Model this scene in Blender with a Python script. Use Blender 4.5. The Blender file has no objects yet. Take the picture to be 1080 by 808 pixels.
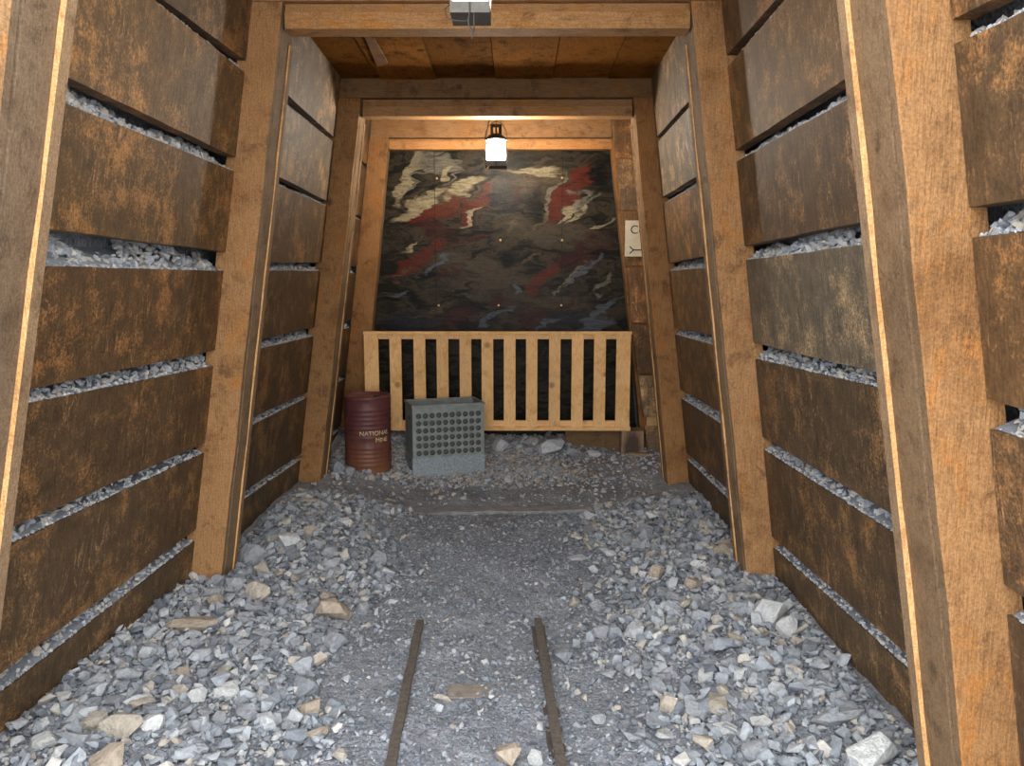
import bpy, bmesh, math, random
import numpy as np
from mathutils import Vector, Matrix, Euler
random.seed(7)
RNG = np.random.default_rng(11)
S = bpy.context.scene
COL = S.collection
R = math.radians

# ------------------------------------------------------------------ camera
F_PX, CX, CY = 800.0, 540.0, 404.0
HC = 1.55
PITCH = math.atan((404 - 302) / F_PX)
YAW = math.atan(5 / F_PX)
cam_d = bpy.data.cameras.new('camera')
cam = bpy.data.objects.new('camera', cam_d)
COL.objects.link(cam)
cam.location = (0, 0, HC)
cam.rotation_euler = (R(90) - PITCH, 0, YAW)
cam_d.sensor_width = 36
cam_d.lens = 36 * F_PX / 1080
cam_d.clip_start = 0.02
S.camera = cam
CM = Euler(cam.rotation_euler).to_matrix()

# ------------------------------------------------------------------ light
EXPOSURE = 0.08
WORLD = 5.6
LAMP_NEAR = 140.0
LAMP_FAR = 275.0
S.view_settings.view_transform = 'Standard'
S.view_settings.look = 'None'
S.view_settings.gamma = 1
S.view_settings.use_curve_mapping = False
S.view_settings.exposure = EXPOSURE
w = bpy.data.worlds.new('daylight')
S.world = w
w.use_nodes = True
bg = w.node_tree.nodes['Background']
bg.inputs[0].default_value = (0.93, 0.97, 1.0, 1)
bg.inputs[1].default_value = WORLD
pl = bpy.data.lights.new('mouth_portal', 'AREA')
pl.shape = 'RECTANGLE'
pl.size, pl.size_y = 3.2, 3.4
pl.cycles.is_portal = True
po = bpy.data.objects.new('mouth_portal', pl)
COL.objects.link(po)
po.location = (-0.15, 0.72, 1.6)
po.rotation_euler = (R(90), 0, 0)      # faces into the tunnel (+Y)


# ------------------------------------------------------------------ helpers
def ray(px, py):
    return CM @ Vector(((px - CX) / F_PX, -(py - CY) / F_PX, -1.0))


def at(px, py, Y):
    d = ray(px, py)
    t = Y / d.y
    return Vector((d.x * t, Y, HC + d.z * t))


def tag(o, label=None, cat=None, group=None, kind=None):
    if label: o['label'] = label
    if cat:
        o['category'] = cat
        o['kind'] = 'thing'
    if group: o['group'] = group
    if kind: o['kind'] = kind
    return o


def empty(name, loc, rz=0.0):
    o = bpy.data.objects.new(name, None)
    o.empty_display_size = 0.1
    COL.objects.link(o)
    o.location = loc
    o.rotation_euler = (0, 0, rz)
    return o


class MB:
    """collects primitives into one bmesh"""
    def __init__(self):
        self.bm = bmesh.new()

    def hexa(self, a, b):
        """a: 4 points of one face, b: the 4 opposite points"""
        va = [self.bm.verts.new(p) for p in a]
        vb = [self.bm.verts.new(p) for p in b]
        f = [va[::-1], vb]
        for i in range(4):
            j = (i + 1) % 4
            f.append([va[i], va[j], vb[j], vb[i]])
        for q in f:
            self.bm.faces.new(q)
        return self

    def box(self, lo, hi):
        x0, y0, z0 = lo
        x1, y1, z1 = hi
        return self.hexa([(x0, y0, z0), (x1, y0, z0), (x1, y0, z1), (x0, y0, z1)],
                         [(x0, y1, z0), (x1, y1, z0), (x1, y1, z1), (x0, y1, z1)])

    def loft(self, rings, cap=True):
        vs = [[self.bm.verts.new(p) for p in r] for r in rings]
        n = len(vs[0])
        for a, b in zip(vs[:-1], vs[1:]):
            for i in range(n):
                j = (i + 1) % n
                self.bm.faces.new([a[i], a[j], b[j], b[i]])
        if cap:
            self.bm.faces.new(vs[0][::-1])
            self.bm.faces.new(vs[-1])
        return self

    def lathe(self, prof, c=(0, 0, 0), seg=32, cap=True):
        rings = []
        for r, z in prof:
            rings.append([(c[0] + r * math.cos(2 * math.pi * i / seg), c[1] + r * math.sin(2 * math.pi * i / seg), c[2] + z)
                          for i in range(seg)])
        return self.loft(rings, cap)

    def tube(self, pts, r, seg=8):
        pts = [Vector(p) for p in pts]
        rings = []
        for i, p in enumerate(pts):
            d = (pts[min(i + 1, len(pts) - 1)] - pts[max(i - 1, 0)]).normalized()
            u = d.orthogonal().normalized() if i == 0 else (u - d * u.dot(d)).normalized()
            v = d.cross(u)
            rings.append([p + (u * math.cos(2 * math.pi * k / seg) + v * math.sin(2 * math.pi * k / seg)) * r for k in range(seg)])
        return self.loft(rings)

    def bevel(self, w, seg=1, ang=30):
        es = [e for e in self.bm.edges if len(e.link_faces) == 2 and e.calc_face_angle(0) > R(ang)]
        bmesh.ops.bevel(self.bm, geom=es, offset=w, segments=seg, affect='EDGES', profile=0.5, clamp_overlap=True)
        return self

    def cuts(self, n):
        """subdivide the long edges so the timber can be worn unevenly"""
        bmesh.ops.subdivide_edges(self.bm, edges=list(self.bm.edges), cuts=n, use_grid_fill=True)
        return self

    def build(self, name, mat, parent=None, smooth=False, origin=None):
        bm = self.bm
        bmesh.ops.recalc_face_normals(bm, faces=list(bm.faces))
        me = bpy.data.meshes.new(name)
        if parent is None:
            if origin is None:
                xs = [v.co for v in bm.verts]
                lo = Vector([min(c[i] for c in xs) for i in range(3)])
                hi = Vector([max(c[i] for c in xs) for i in range(3)])
                origin = Vector(((lo.x + hi.x) / 2, (lo.y + hi.y) / 2, lo.z))
            bmesh.ops.translate(bm, verts=list(bm.verts), vec=-Vector(origin))
        bm.to_mesh(me)
        bm.free()
        if smooth:
            for p in me.polygons: p.use_smooth = True
        me.materials.append(mat)
        o = bpy.data.objects.new(name, me)
        COL.objects.link(o)
        if parent is not None:
            o.parent = parent
        else:
            o.location = origin
        return o


# ------------------------------------------------------------------ materials
def newmat(name):
    m = bpy.data.materials.new(name)
    m.use_nodes = True
    nt = m.node_tree
    b = nt.nodes['Principled BSDF']
    return m, nt, b


def nd(nt, t, **kw):
    n = nt.nodes.new(t)
    for k, v in kw.items():
        if k in n.inputs.keys() if isinstance(k, str) else False:
            n.inputs[k].default_value = v
        else:
            setattr(n, k, v)
    return n


def lk(nt, a, b):
    nt.links.new(a, b)


def coords(nt, scale, rnd=True, rot=(0, 0, 0)):
    """object coordinates, shifted by a different amount on every object"""
    tc = nd(nt, 'ShaderNodeTexCoord')
    mp = nd(nt, 'ShaderNodeMapping')
    mp.inputs['Scale'].default_value = scale
    mp.inputs['Rotation'].default_value = rot
    if rnd:
        oi = nd(nt, 'ShaderNodeObjectInfo')
        ml = nd(nt, 'ShaderNodeVectorMath', operation='SCALE')
        cb = nd(nt, 'ShaderNodeCombineXYZ')
        cb.inputs[0].default_value = 31.0; cb.inputs[1].default_value = 17.0; cb.inputs[2].default_value = 47.0
        lk(nt, cb.outputs[0], ml.inputs[0]); lk(nt, oi.outputs['Random'], ml.inputs['Scale'])
        ad = nd(nt, 'ShaderNodeVectorMath', operation='ADD')
        lk(nt, tc.outputs['Object'], ad.inputs[0]); lk(nt, ml.outputs[0], ad.inputs[1])
        lk(nt, ad.outputs[0], mp.inputs['Vector'])
    else:
        lk(nt, tc.outputs['Object'], mp.inputs['Vector'])
    return mp.outputs[0]


def noise(nt, vec, scale, detail=4, rough=0.6, dist=0.0):
    n = nd(nt, 'ShaderNodeTexNoise')
    n.inputs['Scale'].default_value = scale
    n.inputs['Detail'].default_value = detail
    n.inputs['Roughness'].default_value = rough
    n.inputs['Distortion'].default_value = dist
    lk(nt, vec, n.inputs['Vector'])
    return n.outputs['Fac']


def ramp(nt, fac, stops):
    r = nd(nt, 'ShaderNodeValToRGB')
    el = r.color_ramp.elements
    while len(el) < len(stops): el.new(0.5)
    for e, (p, c) in zip(el, stops):
        e.position = p
        e.color = (*c, 1) if len(c) == 3 else c
    lk(nt, fac, r.inputs[0])
    return r.outputs[0]


def fr(nt, fac, a, b, lo=0.0, hi=1.0):
    m = nd(nt, 'ShaderNodeMapRange')
    m.inputs[1].default_value = a; m.inputs[2].default_value = b
    m.inputs[3].default_value = lo; m.inputs[4].default_value = hi
    lk(nt, fac, m.inputs[0])
    return m.outputs[0]


def mix(nt, fac, a, b, mode='MIX'):
    m = nd(nt, 'ShaderNodeMix', data_type='RGBA', blend_type=mode)
    for sock, v in ((m.inputs[0], fac), (m.inputs[6], a), (m.inputs[7], b)):
        if isinstance(v, (int, float)): sock.default_value = v
        elif isinstance(v, tuple): sock.default_value = (*v, 1)
        else: lk(nt, v, sock)
    return m.outputs[2]


def math_(nt, op, a, b=None):
    m = nd(nt, 'ShaderNodeMath', operation=op)
    for i, v in enumerate((a, b)):
        if v is None: continue
        if isinstance(v, (int, float)): m.inputs[i].default_value = v
        else: lk(nt, v, m.inputs[i])
    return m.outputs[0]


def bump(nt, h, b, strength=0.4, dist=0.01):
    n = nd(nt, 'ShaderNodeBump')
    n.inputs['Strength'].default_value = strength
    n.inputs['Distance'].default_value = dist
    lk(nt, h, n.inputs['Height'])
    lk(nt, n.outputs[0], b.inputs['Normal'])


def objcolor(nt):
    return nd(nt, 'ShaderNodeObjectInfo').outputs['Color']


def timber_mat(name, grain, light, mid, dark, rough=0.75, speck=1.0, orange=None):
    """rough-sawn stained timber; grain = stretch per axis (small along the grain)"""
    m, nt, b = newmat(name)
    v = coords(nt, grain)
    v0 = coords(nt, (1, 1, 1))
    g = noise(nt, v, 26, 5, 0.65, 0.3)
    big = noise(nt, v0, 2.9, 5, 0.65, .3)
    spot = noise(nt, v0, 8, 6, 0.75, 0.4)
    fine = noise(nt, v0, 150, 3, 0.8)
    base = ramp(nt, big, [(0.32, mid), (0.48, light), (0.58, light), (0.72, mid)])
    base = mix(nt, fr(nt, spot, 0.53, 0.70, 0, .85), base, dark)
    if orange:
        o_ = noise(nt, coords(nt, (1, 1, .55) if grain[2] < 1 else (.55, 1, 1)), 5.5, 6, .75, .6)
        om = math_(nt, 'ADD', o_, math_(nt, 'MULTIPLY', fine, .22))
        base = mix(nt, fr(nt, om, .64, .74, 0, .8), base, orange)
    gm = ramp(nt, g, [(0.25, (0.50, 0.48, 0.46)), (0.5, (0.97, 0.97, 0.97)), (0.8, (1.22, 1.2, 1.15))])
    base = mix(nt, 0.8, base, gm, 'MULTIPLY')
    fm = ramp(nt, fine, [(0.35, (0.66, 0.64, 0.62)), (0.65, (1.28, 1.28, 1.28))])
    base = mix(nt, 0.85 * speck, base, fm, 'MULTIPLY')
    # knots
    vo = nd(nt, 'ShaderNodeTexVoronoi')
    vo.inputs['Scale'].default_value = 2.6
    lk(nt, v0, vo.inputs['Vector'])
    kd = math_(nt, 'ADD', vo.outputs['Distance'], math_(nt, 'MULTIPLY', fine, .03))
    base = mix(nt, fr(nt, kd, 0.055, 0.105, 0.7, 0.0), base, tuple(c * 0.4 for c in dark))
    base = mix(nt, 1.0, base, objcolor(nt), 'MULTIPLY')
    lk(nt, base, b.inputs['Base Color'])
    b.inputs['Roughness'].default_value = rough
    b.inputs['Specular IOR Level'].default_value = 0.25
    hh = math_(nt, 'ADD', math_(nt, 'MULTIPLY', g, 1.0), math_(nt, 'MULTIPLY', fine, 0.6))
    bump(nt, hh, b, 0.6, 0.007)
    return m


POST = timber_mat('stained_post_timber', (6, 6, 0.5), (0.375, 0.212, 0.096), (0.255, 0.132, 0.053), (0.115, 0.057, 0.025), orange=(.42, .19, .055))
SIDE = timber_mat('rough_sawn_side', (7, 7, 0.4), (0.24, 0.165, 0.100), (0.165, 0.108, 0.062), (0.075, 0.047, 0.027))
BEAM = timber_mat('stained_beam_timber', (0.5, 6, 6), (0.40, 0.235, 0.115), (0.29, 0.15, 0.06), (0.15, 0.07, 0.03), orange=(.42, .20, .06))
PALE = timber_mat('fresh_cut_timber', (6, 6, 0.5), (0.62, 0.37, 0.17), (0.44, 0.24, 0.09), (0.22, 0.11, 0.04))
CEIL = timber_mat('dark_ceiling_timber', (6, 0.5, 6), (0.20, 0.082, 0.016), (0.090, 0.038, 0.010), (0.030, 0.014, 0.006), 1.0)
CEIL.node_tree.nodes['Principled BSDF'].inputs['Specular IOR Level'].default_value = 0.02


def plank_mat():
    m, nt, b = newmat('mottled_plank')
    v0 = coords(nt, (1, 1, 1))
    vs = coords(nt, (9, 9, 0.55))
    big = noise(nt, v0, 3.0, 5, 0.62, 0.6)
    med = noise(nt, v0, 11, 6, 0.72, 0.3)
    streak = noise(nt, vs, 4.5, 5, 0.7, 0.5)
    fine = noise(nt, v0, 110, 4, 0.75)
    dark = ramp(nt, med, [(0.3, (0.060, 0.039, 0.021)), (0.55, (0.102, 0.064, 0.033)), (0.8, (0.15, 0.095, 0.048))])
    oi = nd(nt, 'ShaderNodeObjectInfo')
    # rusty orange bloom, stronger on some planks
    sp = math_(nt, 'ADD', math_(nt, 'MULTIPLY', big, 0.55), math_(nt, 'ADD', math_(nt, 'MULTIPLY', med, 0.42), math_(nt, 'MULTIPLY', fine, 0.36)))
    om = fr(nt, sp, 0.675, 0.83)
    base = mix(nt, math_(nt, 'MULTIPLY', om, 0.85), dark, (0.36, 0.185, 0.068))
    # pale drips running down
    dm = math_(nt, 'MULTIPLY', fr(nt, streak, 0.60, 0.74), fr(nt, big, 0.42, 0.62))
    base = mix(nt, math_(nt, 'MULTIPLY', dm, 0.5), base, (0.34, 0.22, 0.125))
    lines = noise(nt, coords(nt, (3.2, 3.2, .55), True, (R(12), 0, 0)), 3.0, 3, .5, .8)
    ln_ = fr(nt, math_(nt, 'ABSOLUTE', math_(nt, 'SUBTRACT', lines, .5)), .002, .012, 1, 0)
    pm = noise(nt, v0, 4.3, 3, .5)
    ln_ = math_(nt, 'MULTIPLY', ln_, math_(nt, 'MULTIPLY', fr(nt, pm, .52, .62), fr(nt, fine, .35, .6)))
    base = mix(nt, math_(nt, 'MULTIPLY', ln_, .75), base, (0.40, 0.235, 0.12))
    grain = noise(nt, coords(nt, (1, 1, .05)), 95, 3, .7)
    base = mix(nt, .75, base, ramp(nt, grain, [(.3, (.62, .61, .60)), (.7, (1.35, 1.34, 1.32))]), 'MULTIPLY')
    fm = ramp(nt, fine, [(0.3, (0.6, 0.58, 0.56)), (0.7, (1.3, 1.3, 1.3))])
    base = mix(nt, 0.9, base, fm, 'MULTIPLY')
    sm = ramp(nt, streak, [(0.3, (0.75, 0.75, 0.75)), (0.7, (1.2, 1.2, 1.2))])
    base = mix(nt, 0.8, base, sm, 'MULTIPLY')
    base = mix(nt, 1.0, base, objcolor(nt), 'MULTIPLY')
    lk(nt, base, b.inputs['Base Color'])
    b.inputs['Roughness'].default_value = 0.62
    b.inputs['Specular IOR Level'].default_value = 0.3
    bump(nt, math_(nt, 'ADD', math_(nt, 'MULTIPLY', streak, 0.6), math_(nt, 'MULTIPLY', fine, 0.6)), b, 0.4, 0.004)
    return m


PLANK = plank_mat()

STONES = [(0.0, (0.11, 0.122, 0.145)), (0.3, (0.215, 0.232, 0.26)), (0.55, (0.325, 0.345, 0.375)), (0.74, (0.43, 0.44, 0.455)),
          (0.86, (0.45, 0.415, 0.37)), (0.95, (0.40, 0.345, 0.285)), (1.0, (0.62, 0.61, 0.58))]


def stone_mat(name, use_attr):
    m, nt, b = newmat(name)
    if use_attr:
        a = nd(nt, 'ShaderNodeAttribute', attribute_name='tint')
        base = ramp(nt, a.outputs['Fac'], STONES)
        v = coords(nt, (1, 1, 1), False)
    else:
        base = objcolor(nt)
        v = coords(nt, (1, 1, 1))
    n = noise(nt, v, 60 if use_attr else 3.0, 5, 0.7)
    base = mix(nt, 0.8, base, ramp(nt, n, [(0.3, (0.68, 0.67, 0.66)), (0.7, (1.25, 1.24, 1.22))]), 'MULTIPLY')
    lk(nt, base, b.inputs['Base Color'])
    b.inputs['Roughness'].default_value = 0.8
    b.inputs['Specular IOR Level'].default_value = 0.3
    bump(nt, n, b, 0.5, 0.004 if use_attr else 0.25)
    return m


GRAVEL = stone_mat('crushed_rock', True)
ROCK = stone_mat('broken_rock', False)


def dirt_mat():
    m, nt, b = newmat('dusty_mine_floor')
    v = coords(nt, (1, 1, 1), False)
    vo = nd(nt, 'ShaderNodeTexVoronoi')
    vo.inputs['Scale'].default_value = 62
    lk(nt, v, vo.inputs['Vector'])
    vo2 = nd(nt, 'ShaderNodeTexVoronoi')
    vo2.inputs['Scale'].default_value = 130
    lk(nt, v, vo2.inputs['Vector'])
    n = noise(nt, v, 4, 5, 0.65)
    n2 = noise(nt, v, 45, 5, 0.7)
    base = ramp(nt, n, [(0.3, (0.17, 0.178, 0.195)), (0.5, (0.235, 0.243, 0.262)), (0.7, (0.32, 0.33, 0.35))])
    base = mix(nt, 0.7, base, ramp(nt, n2, [(0.3, (0.55, 0.54, 0.54)), (0.7, (1.4, 1.4, 1.42))]), 'MULTIPLY')
    lk(nt, base, b.inputs['Base Color'])
    b.inputs['Roughness'].default_value = 0.9
    h = math_(nt, 'ADD', math_(nt, 'MULTIPLY', vo.outputs['Distance'], -0.8), math_(nt, 'MULTIPLY', n2, 1.0))
    h = math_(nt, 'ADD', h, math_(nt, 'MULTIPLY', vo2.outputs['Distance'], -0.4))
    bump(nt, h, b, 0.8, 0.012)
    return m


DIRT = dirt_mat()


def simple(name, col, rough=0.5, metal=0.0, nscale=30, var=0.25, spec=0.5):
    m, nt, b = newmat(name)
    v = coords(nt, (1, 1, 1))
    n = noise(nt, v, nscale, 5, 0.65)
    base = mix(nt, 1.0, col, ramp(nt, n, [(0.3, (1 - var,) * 3), (0.7, (1 + var,) * 3)]), 'MULTIPLY')
    lk(nt, base, b.inputs['Base Color'])
    b.inputs['Roughness'].default_value = rough
    b.inputs['Metallic'].default_value = metal
    b.inputs['Specular IOR Level'].default_value = spec
    bump(nt, n, b, 0.15, 0.003)
    return m


IRON = simple('black_iron', (0.035, 0.032, 0.03), 0.5, 0.6)
RAILM = simple('dull_rusty_rail', (0.105, 0.085, 0.068), 0.75, 0.2, 60, 0.4)
WIREM = simple('grey_wire', (0.06, 0.05, 0.042), 0.5, 0.5)
INK = simple('black_paint', (0.02, 0.02, 0.02), 0.6)
LETTER = simple('worn_cream_paint', (0.62, 0.50, 0.27), 0.7, 0, 90, 0.5)
SIGNM = simple('cream_sign_board', (0.62, 0.55, 0.40), 0.6, 0, 20, 0.12)
LAMPBASE = simple('grey_lamp_metal', (0.12, 0.105, 0.085), 0.6, 0.1)
SCREWM = simple('brass_screw', (0.5, 0.32, 0.13), 0.4, 0.7)


def glow(name, strength, col=(1.0, 0.90, 0.76)):
    m, nt, b = newmat(name)
    b.inputs['Base Color'].default_value = (0.9, 0.9, 0.88, 1)
    b.inputs['Emission Color'].default_value = (*col, 1)
    b.inputs['Emission Strength'].default_value = strength
    return m


# ------------------------------------------------------------------ frames: depths and measured lines
YA, YB, YC, YD = 1.79, 3.60, 5.44, 6.60


def line(p0, p1, Y):
    a, b = at(*p0, Y), at(*p1, Y)
    k = (b.x - a.x) / (b.z - a.z)
    return lambda z, a=a, k=k: a.x + (z - a.z) * k


IN = {  # inner front edge of each post
    ('L', 'A'): line((12, 0), (-45, 508), YA), ('R', 'A'): line((936, 0), (1016, 808), YA),
    ('L', 'B'): line((298, 0), (230, 638), YB), ('R', 'B'): line((729, 0), (790, 630), YB),
    ('L', 'C'): line((381, 102), (337, 516), YC), ('R', 'C'): line((668, 103), (706, 527), YC),
    ('L', 'D'): line((410, 144), (381, 475), YD), ('R', 'D'): line((645, 158), (674, 440), YD)}
OUT = {  # where the planks meet the post
    ('R', 'A'): line((1000, 0), (1075, 808), YA),
    ('L', 'B'): line((267, 0), (199, 638), YB), ('R', 'B'): line((760, 0), (819, 627), YB),
    ('L', 'C'): line((358, 102), (314, 516), YC), ('R', 'C'): line((688, 103), (728, 527), YC),
    ('L', 'D'): line((390, 144), (357, 475), YD)}
OUT[('L', 'A')] = lambda z: IN[('L', 'A')](z) - 0.15
OUT[('R', 'D')] = lambda z: IN[('R', 'D')](z) + 0.17
FY = [('A', YA), ('B', YB), ('C', YC), ('D', YD)]


def wallx(side, Y, z):
    if Y <= YA: return OUT[(side, 'A')](z)
    if Y >= YD: return OUT[(side, 'D')](z)
    for (k0, y0), (k1, y1) in zip(FY[:-1], FY[1:]):
        if y0 <= Y <= y1:
            t = (Y - y0) / (y1 - y0)
            return OUT[(side, k0)](z) * (1 - t) + OUT[(side, k1)](z) * t


def hit(side, px, py):
    """point of the plank wall seen at a pixel"""
    lo, hi = 0.6, 9.0
    s = -1 if side == 'L' else 1
    f = lambda Y: s * (at(px, py, Y).x - wallx(side, Y, at(px, py, Y).z))
    for _ in range(60):
        m = (lo + hi) / 2
        if f(m) > 0: hi = m
        else: lo = m
    return at(px, py, (lo + hi) / 2)


# ------------------------------------------------------------------ ground shape
def ground(x, y):
    x = np.asarray(x, float); y = np.asarray(y, float)
    u = np.abs(x + 0.155)
    z = 0.10 * np.clip((u - 0.42) / 0.95, 0, 1.3) ** 1.15
    z += 0.05 * np.exp(-((u - 1.05) / 0.25) ** 2) * (0.5 + 0.5 * np.sin(1.9 * y + 1.0 * x))
    z += 0.012 * np.sin(3.1 * x + 1.3 * y) * np.sin(2.3 * y - 1.1 * x + 1) + 0.008 * np.sin(7.3 * x - 2) * np.sin(6.1 * y)
    # rubble bed climbing to the mural
    b = np.clip((y - 5.28) / 0.9, 0, 1)
    z += 0.085 * b * (1 - 0.5 * np.clip((x - 0.2) / 0.8, 0, 1))
    z += 0.13 * np.clip((y - 6.25) / 0.4, 0, 1) * (1 - np.clip((x - 0.55) / 0.3, 0, 1))
    z -= 0.02 * np.exp(-((y - 5.12) / 0.10) ** 2) * np.exp(-(u / 0.75) ** 4)
    z += 0.006 * np.sin(21 * x + 3 * np.sin(5 * y)) * np.sin(17 * y + 2 * np.sin(4 * x))
    return z


def gz(x, y): return float(ground(x, y))


def struct(o): o['kind'] = 'structure'; return o


# floor
xs = np.arange(-2.0, 1.75, 0.02); ys = np.arange(0.7, 6.95, 0.02)
gx, gy = np.meshgrid(xs, ys, indexing='ij')
gzv = ground(gx, gy) + RNG.normal(0, 0.0022, gx.shape)
nv = np.stack([gx, gy, gzv], -1).reshape(-1, 3)
nx, ny = gx.shape
ii = (np.arange(nx - 1)[:, None] * ny + np.arange(ny - 1)[None, :]).ravel()
fc = np.stack([ii, ii + ny, ii + ny + 1, ii + 1], -1)
me = bpy.data.meshes.new('floor')
me.from_pydata(nv.tolist(), [], fc.tolist())
for p in me.polygons: p.use_smooth = True
me.materials.append(DIRT)
fl = bpy.data.objects.new('floor', me); COL.objects.link(fl); struct(fl)
ap = MB().box((-9, -9, -0.12), (9, 0.72, -0.02)).build('floor_outside', DIRT)
struct(ap)

ZTOP = 2.995
EARTH = stone_mat('packed_rubble', True)


def back_wall(side, name):
    s = -1 if side == 'L' else 1
    m = MB()
    yy = [0.9, YA, YB, YC, YD, 7.0]
    for a, b in zip(yy[:-1], yy[1:]):
        q = []
        for Y in (a, b):
            for off in (0.17, 0.34):
                for z in (-0.1, ZTOP + 0.15):
                    q.append(Vector((wallx(side, Y, z) + s * off, Y, z)))
        # q order: (a,near,lo),(a,near,hi),(a,far,lo),(a,far,hi),(b,...)
        m.hexa([q[0], q[2], q[3], q[1]], [q[4], q[6], q[7], q[5]])
    return struct(m.build(name, DIRT))


back_wall('L', 'wall_left')
back_wall('R', 'wall_right')
struct(MB().box((-2.0, 6.86, -0.1), (1.8, 7.0, ZTOP + 0.15)).build('wall_back', DIRT))
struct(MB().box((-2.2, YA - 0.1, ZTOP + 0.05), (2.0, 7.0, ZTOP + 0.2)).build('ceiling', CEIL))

# ------------------------------------------------------------------ timber sets
SET = {'A': 'nearest timber frame', 'B': 'second timber frame', 'C': 'third timber frame', 'D': 'rear timber frame'}
TOPZ = {'A': 2.80, 'B': at(545, 1, YB).z, 'C': at(545, 103, YC).z, 'D': at(545, 145, YD).z}
DEP = {'A': 0.22, 'B': 0.20, 'C': 0.20, 'D': 0.12}


def post(side, k, Y, label, tint):
    s = -1 if side == 'L' else 1           # outward direction
    d = DEP[k]
    zt = TOPZ[k] - 0.001
    zb = -0.04
    fin, fout = IN[(side, k)], OUT[(side, k)]
    ex = 0.045 if k != 'D' else 0.0
    root = empty('timber_post', ((fin(0) + fout(0)) / 2, Y + d / 2, 0))
    tag(root, label, 'post')
    off = root.location
    rings = []
    N = 14
    for i in range(N + 1):
        z = zb + (zt - zb) * i / N
        xi, xo = fin(z), fout(z) + s * ex
        wob = 0.0022 * math.sin(i * 2.3 + Y * 3) + 0.0012 * math.sin(i * 5.1)
        xi += wob
        sec = [(xo, 0), (xi + s * .004, 0), (xi, .004)]
        if k in 'ABC':
            sec += [(xi, .030), (xi + s * .011, .033), (xi + s * .011, .041), (xi, .045)]
        sec += [(xi, d - .003), (xi + s * .004, d), (xo, d)]
        rings.append([Vector((x, Y + y, z)) - off for x, y in sec])
    o = MB().loft(rings).build('post_timber', POST, root)
    o.color = (*tint, 1)
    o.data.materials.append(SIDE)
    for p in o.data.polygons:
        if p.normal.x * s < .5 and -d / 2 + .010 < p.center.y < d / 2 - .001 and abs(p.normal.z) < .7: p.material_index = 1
    if k in 'ABC':
        PR = .014 if k == 'A' else .008
        rr = []
        for i in range(N + 1):
            z = max(zb, 0.02) + (zt - 0.14 - 0.02) * i / N if k != 'A' else zb + (zt - zb) * i / N
            xi = fin(z)
            rr.append([Vector((x, Y + y, z)) - off for x, y in
                       ((xi - s * PR, d - .045), (xi + s * .002, d - .045), (xi + s * .002, d - .002), (xi - s * PR, d - .002))])
        st = MB().loft(rr).build('stop_strip', SIDE, root)
        st.data.materials.append(PALE)
        for p in st.data.polygons:
            if p.normal.y < -.7: p.material_index = 1
        st.color = (*{'A': (1.35, 1.25, 1.15), 'B': (1.1, 1.0, .9), 'C': (.9, .85, .8)}[k], 1)
        tag(st, 'nailed strip with a pale fresh-cut edge')
    return root


post('L', 'A', YA, 'timber post cut by the left edge of the photo, nearest on the left', (0.9, .88, .88))
post('R', 'A', YA, 'nearest right timber post, broad tan front face, close to the right edge', (.98, .88, .77))
post('L', 'B', YB, 'left post of the second timber frame, beside the nearest left planks', (1, .93, .85))
post('R', 'B', YB, 'right post of the second timber frame, with pale boulder at its foot', (1.02, .94, .86))
post('L', 'C', YC, 'left post of the third timber frame, just left of the rusty drum', (.88, .80, .70))
post('R', 'C', YC, 'right post of the third timber frame, hiding half the cream sign', (.92, .80, .66))
post('L', 'D', YD, 'slim left post of the rear frame, bordering the dark mural', (.85, .74, .6))
post('R', 'D', YD, 'thin strip of rear right post between mural and end boards', (.7, .58, .45))


def lintel(k, Y, px0, px1, py0, py1, label, tint, d=0.2, back=0.0):
    a, b, c, e = at(px0, py1, Y), at(px1, py1, Y), at(px1, py0, Y), at(px0, py0, Y)
    o = MB().box((a.x, Y + back, a.z), (b.x, Y + back + d, c.z)).bevel(.004).build('timber_lintel', BEAM)
    o.color = (*tint, 1)
    tag(o, label, 'beam')
    return o


o = MB().box((IN[('L', 'A')](2.8) - .25, YA, 2.80), (IN[('R', 'A')](2.8) + .25, YA + .22, 2.95)).bevel(.004).build('timber_lintel', BEAM)
tag(o, 'lintel across the nearest posts above the photo top', 'beam')
lintel('B', YB, 262, 766, -29, 1, 'lintel across the second timber frame at the photo top edge', (1, .92, .85))
lintel('C', YC, 358, 688, 82, 103, 'greyish lintel resting on both posts of the third frame', (.62, .60, .56))
lintel('D', YD, 391, 645, 126, 145, 'lintel of the rear frame just above the mural behind lantern', (.72, .66, .6), .12)


def spreader(Y, x0, x1, y0, y1, y2, label, tint, d0=.10):
    """two boards under the lintel, the lower one standing proud"""
    a = at(x0, y0, Y); b = at(x1, y2, Y)
    m0 = at(x0, y1, Y)
    root = empty('timber_spreader', ((a.x + b.x) / 2, Y, b.z))
    tag(root, label, 'beam')
    off = root.location
    up = MB().box(Vector((a.x, Y + .022, m0.z + .001)) - off, Vector((b.x, Y + d0, a.z - .002)) - off).bevel(.003).build('upper_board', BEAM, root)
    lo = MB().box(Vector((a.x, Y + .008, b.z)) - off, Vector((b.x, Y + d0 + .02, m0.z)) - off).bevel(.006, 2).build('lower_board', BEAM, root)
    up.color = (*[c * .85 for c in tint], 1); lo.color = (*tint, 1)
    return root


spreader(YB, 299, 728, 2, 12, 29, 'double board under the second frame lintel behind the near lantern', (1.1, 1.0, .85))
spreader(YC, 382, 667, 104, 112, 122, 'double board under the third frame lintel above the far lantern', (1.1, 1.05, .95))
spreader(YD, 410, 645, 146, 149, 157, 'narrow orange board along the top of the dark mural', (1.15, .95, .72), .06)

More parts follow.
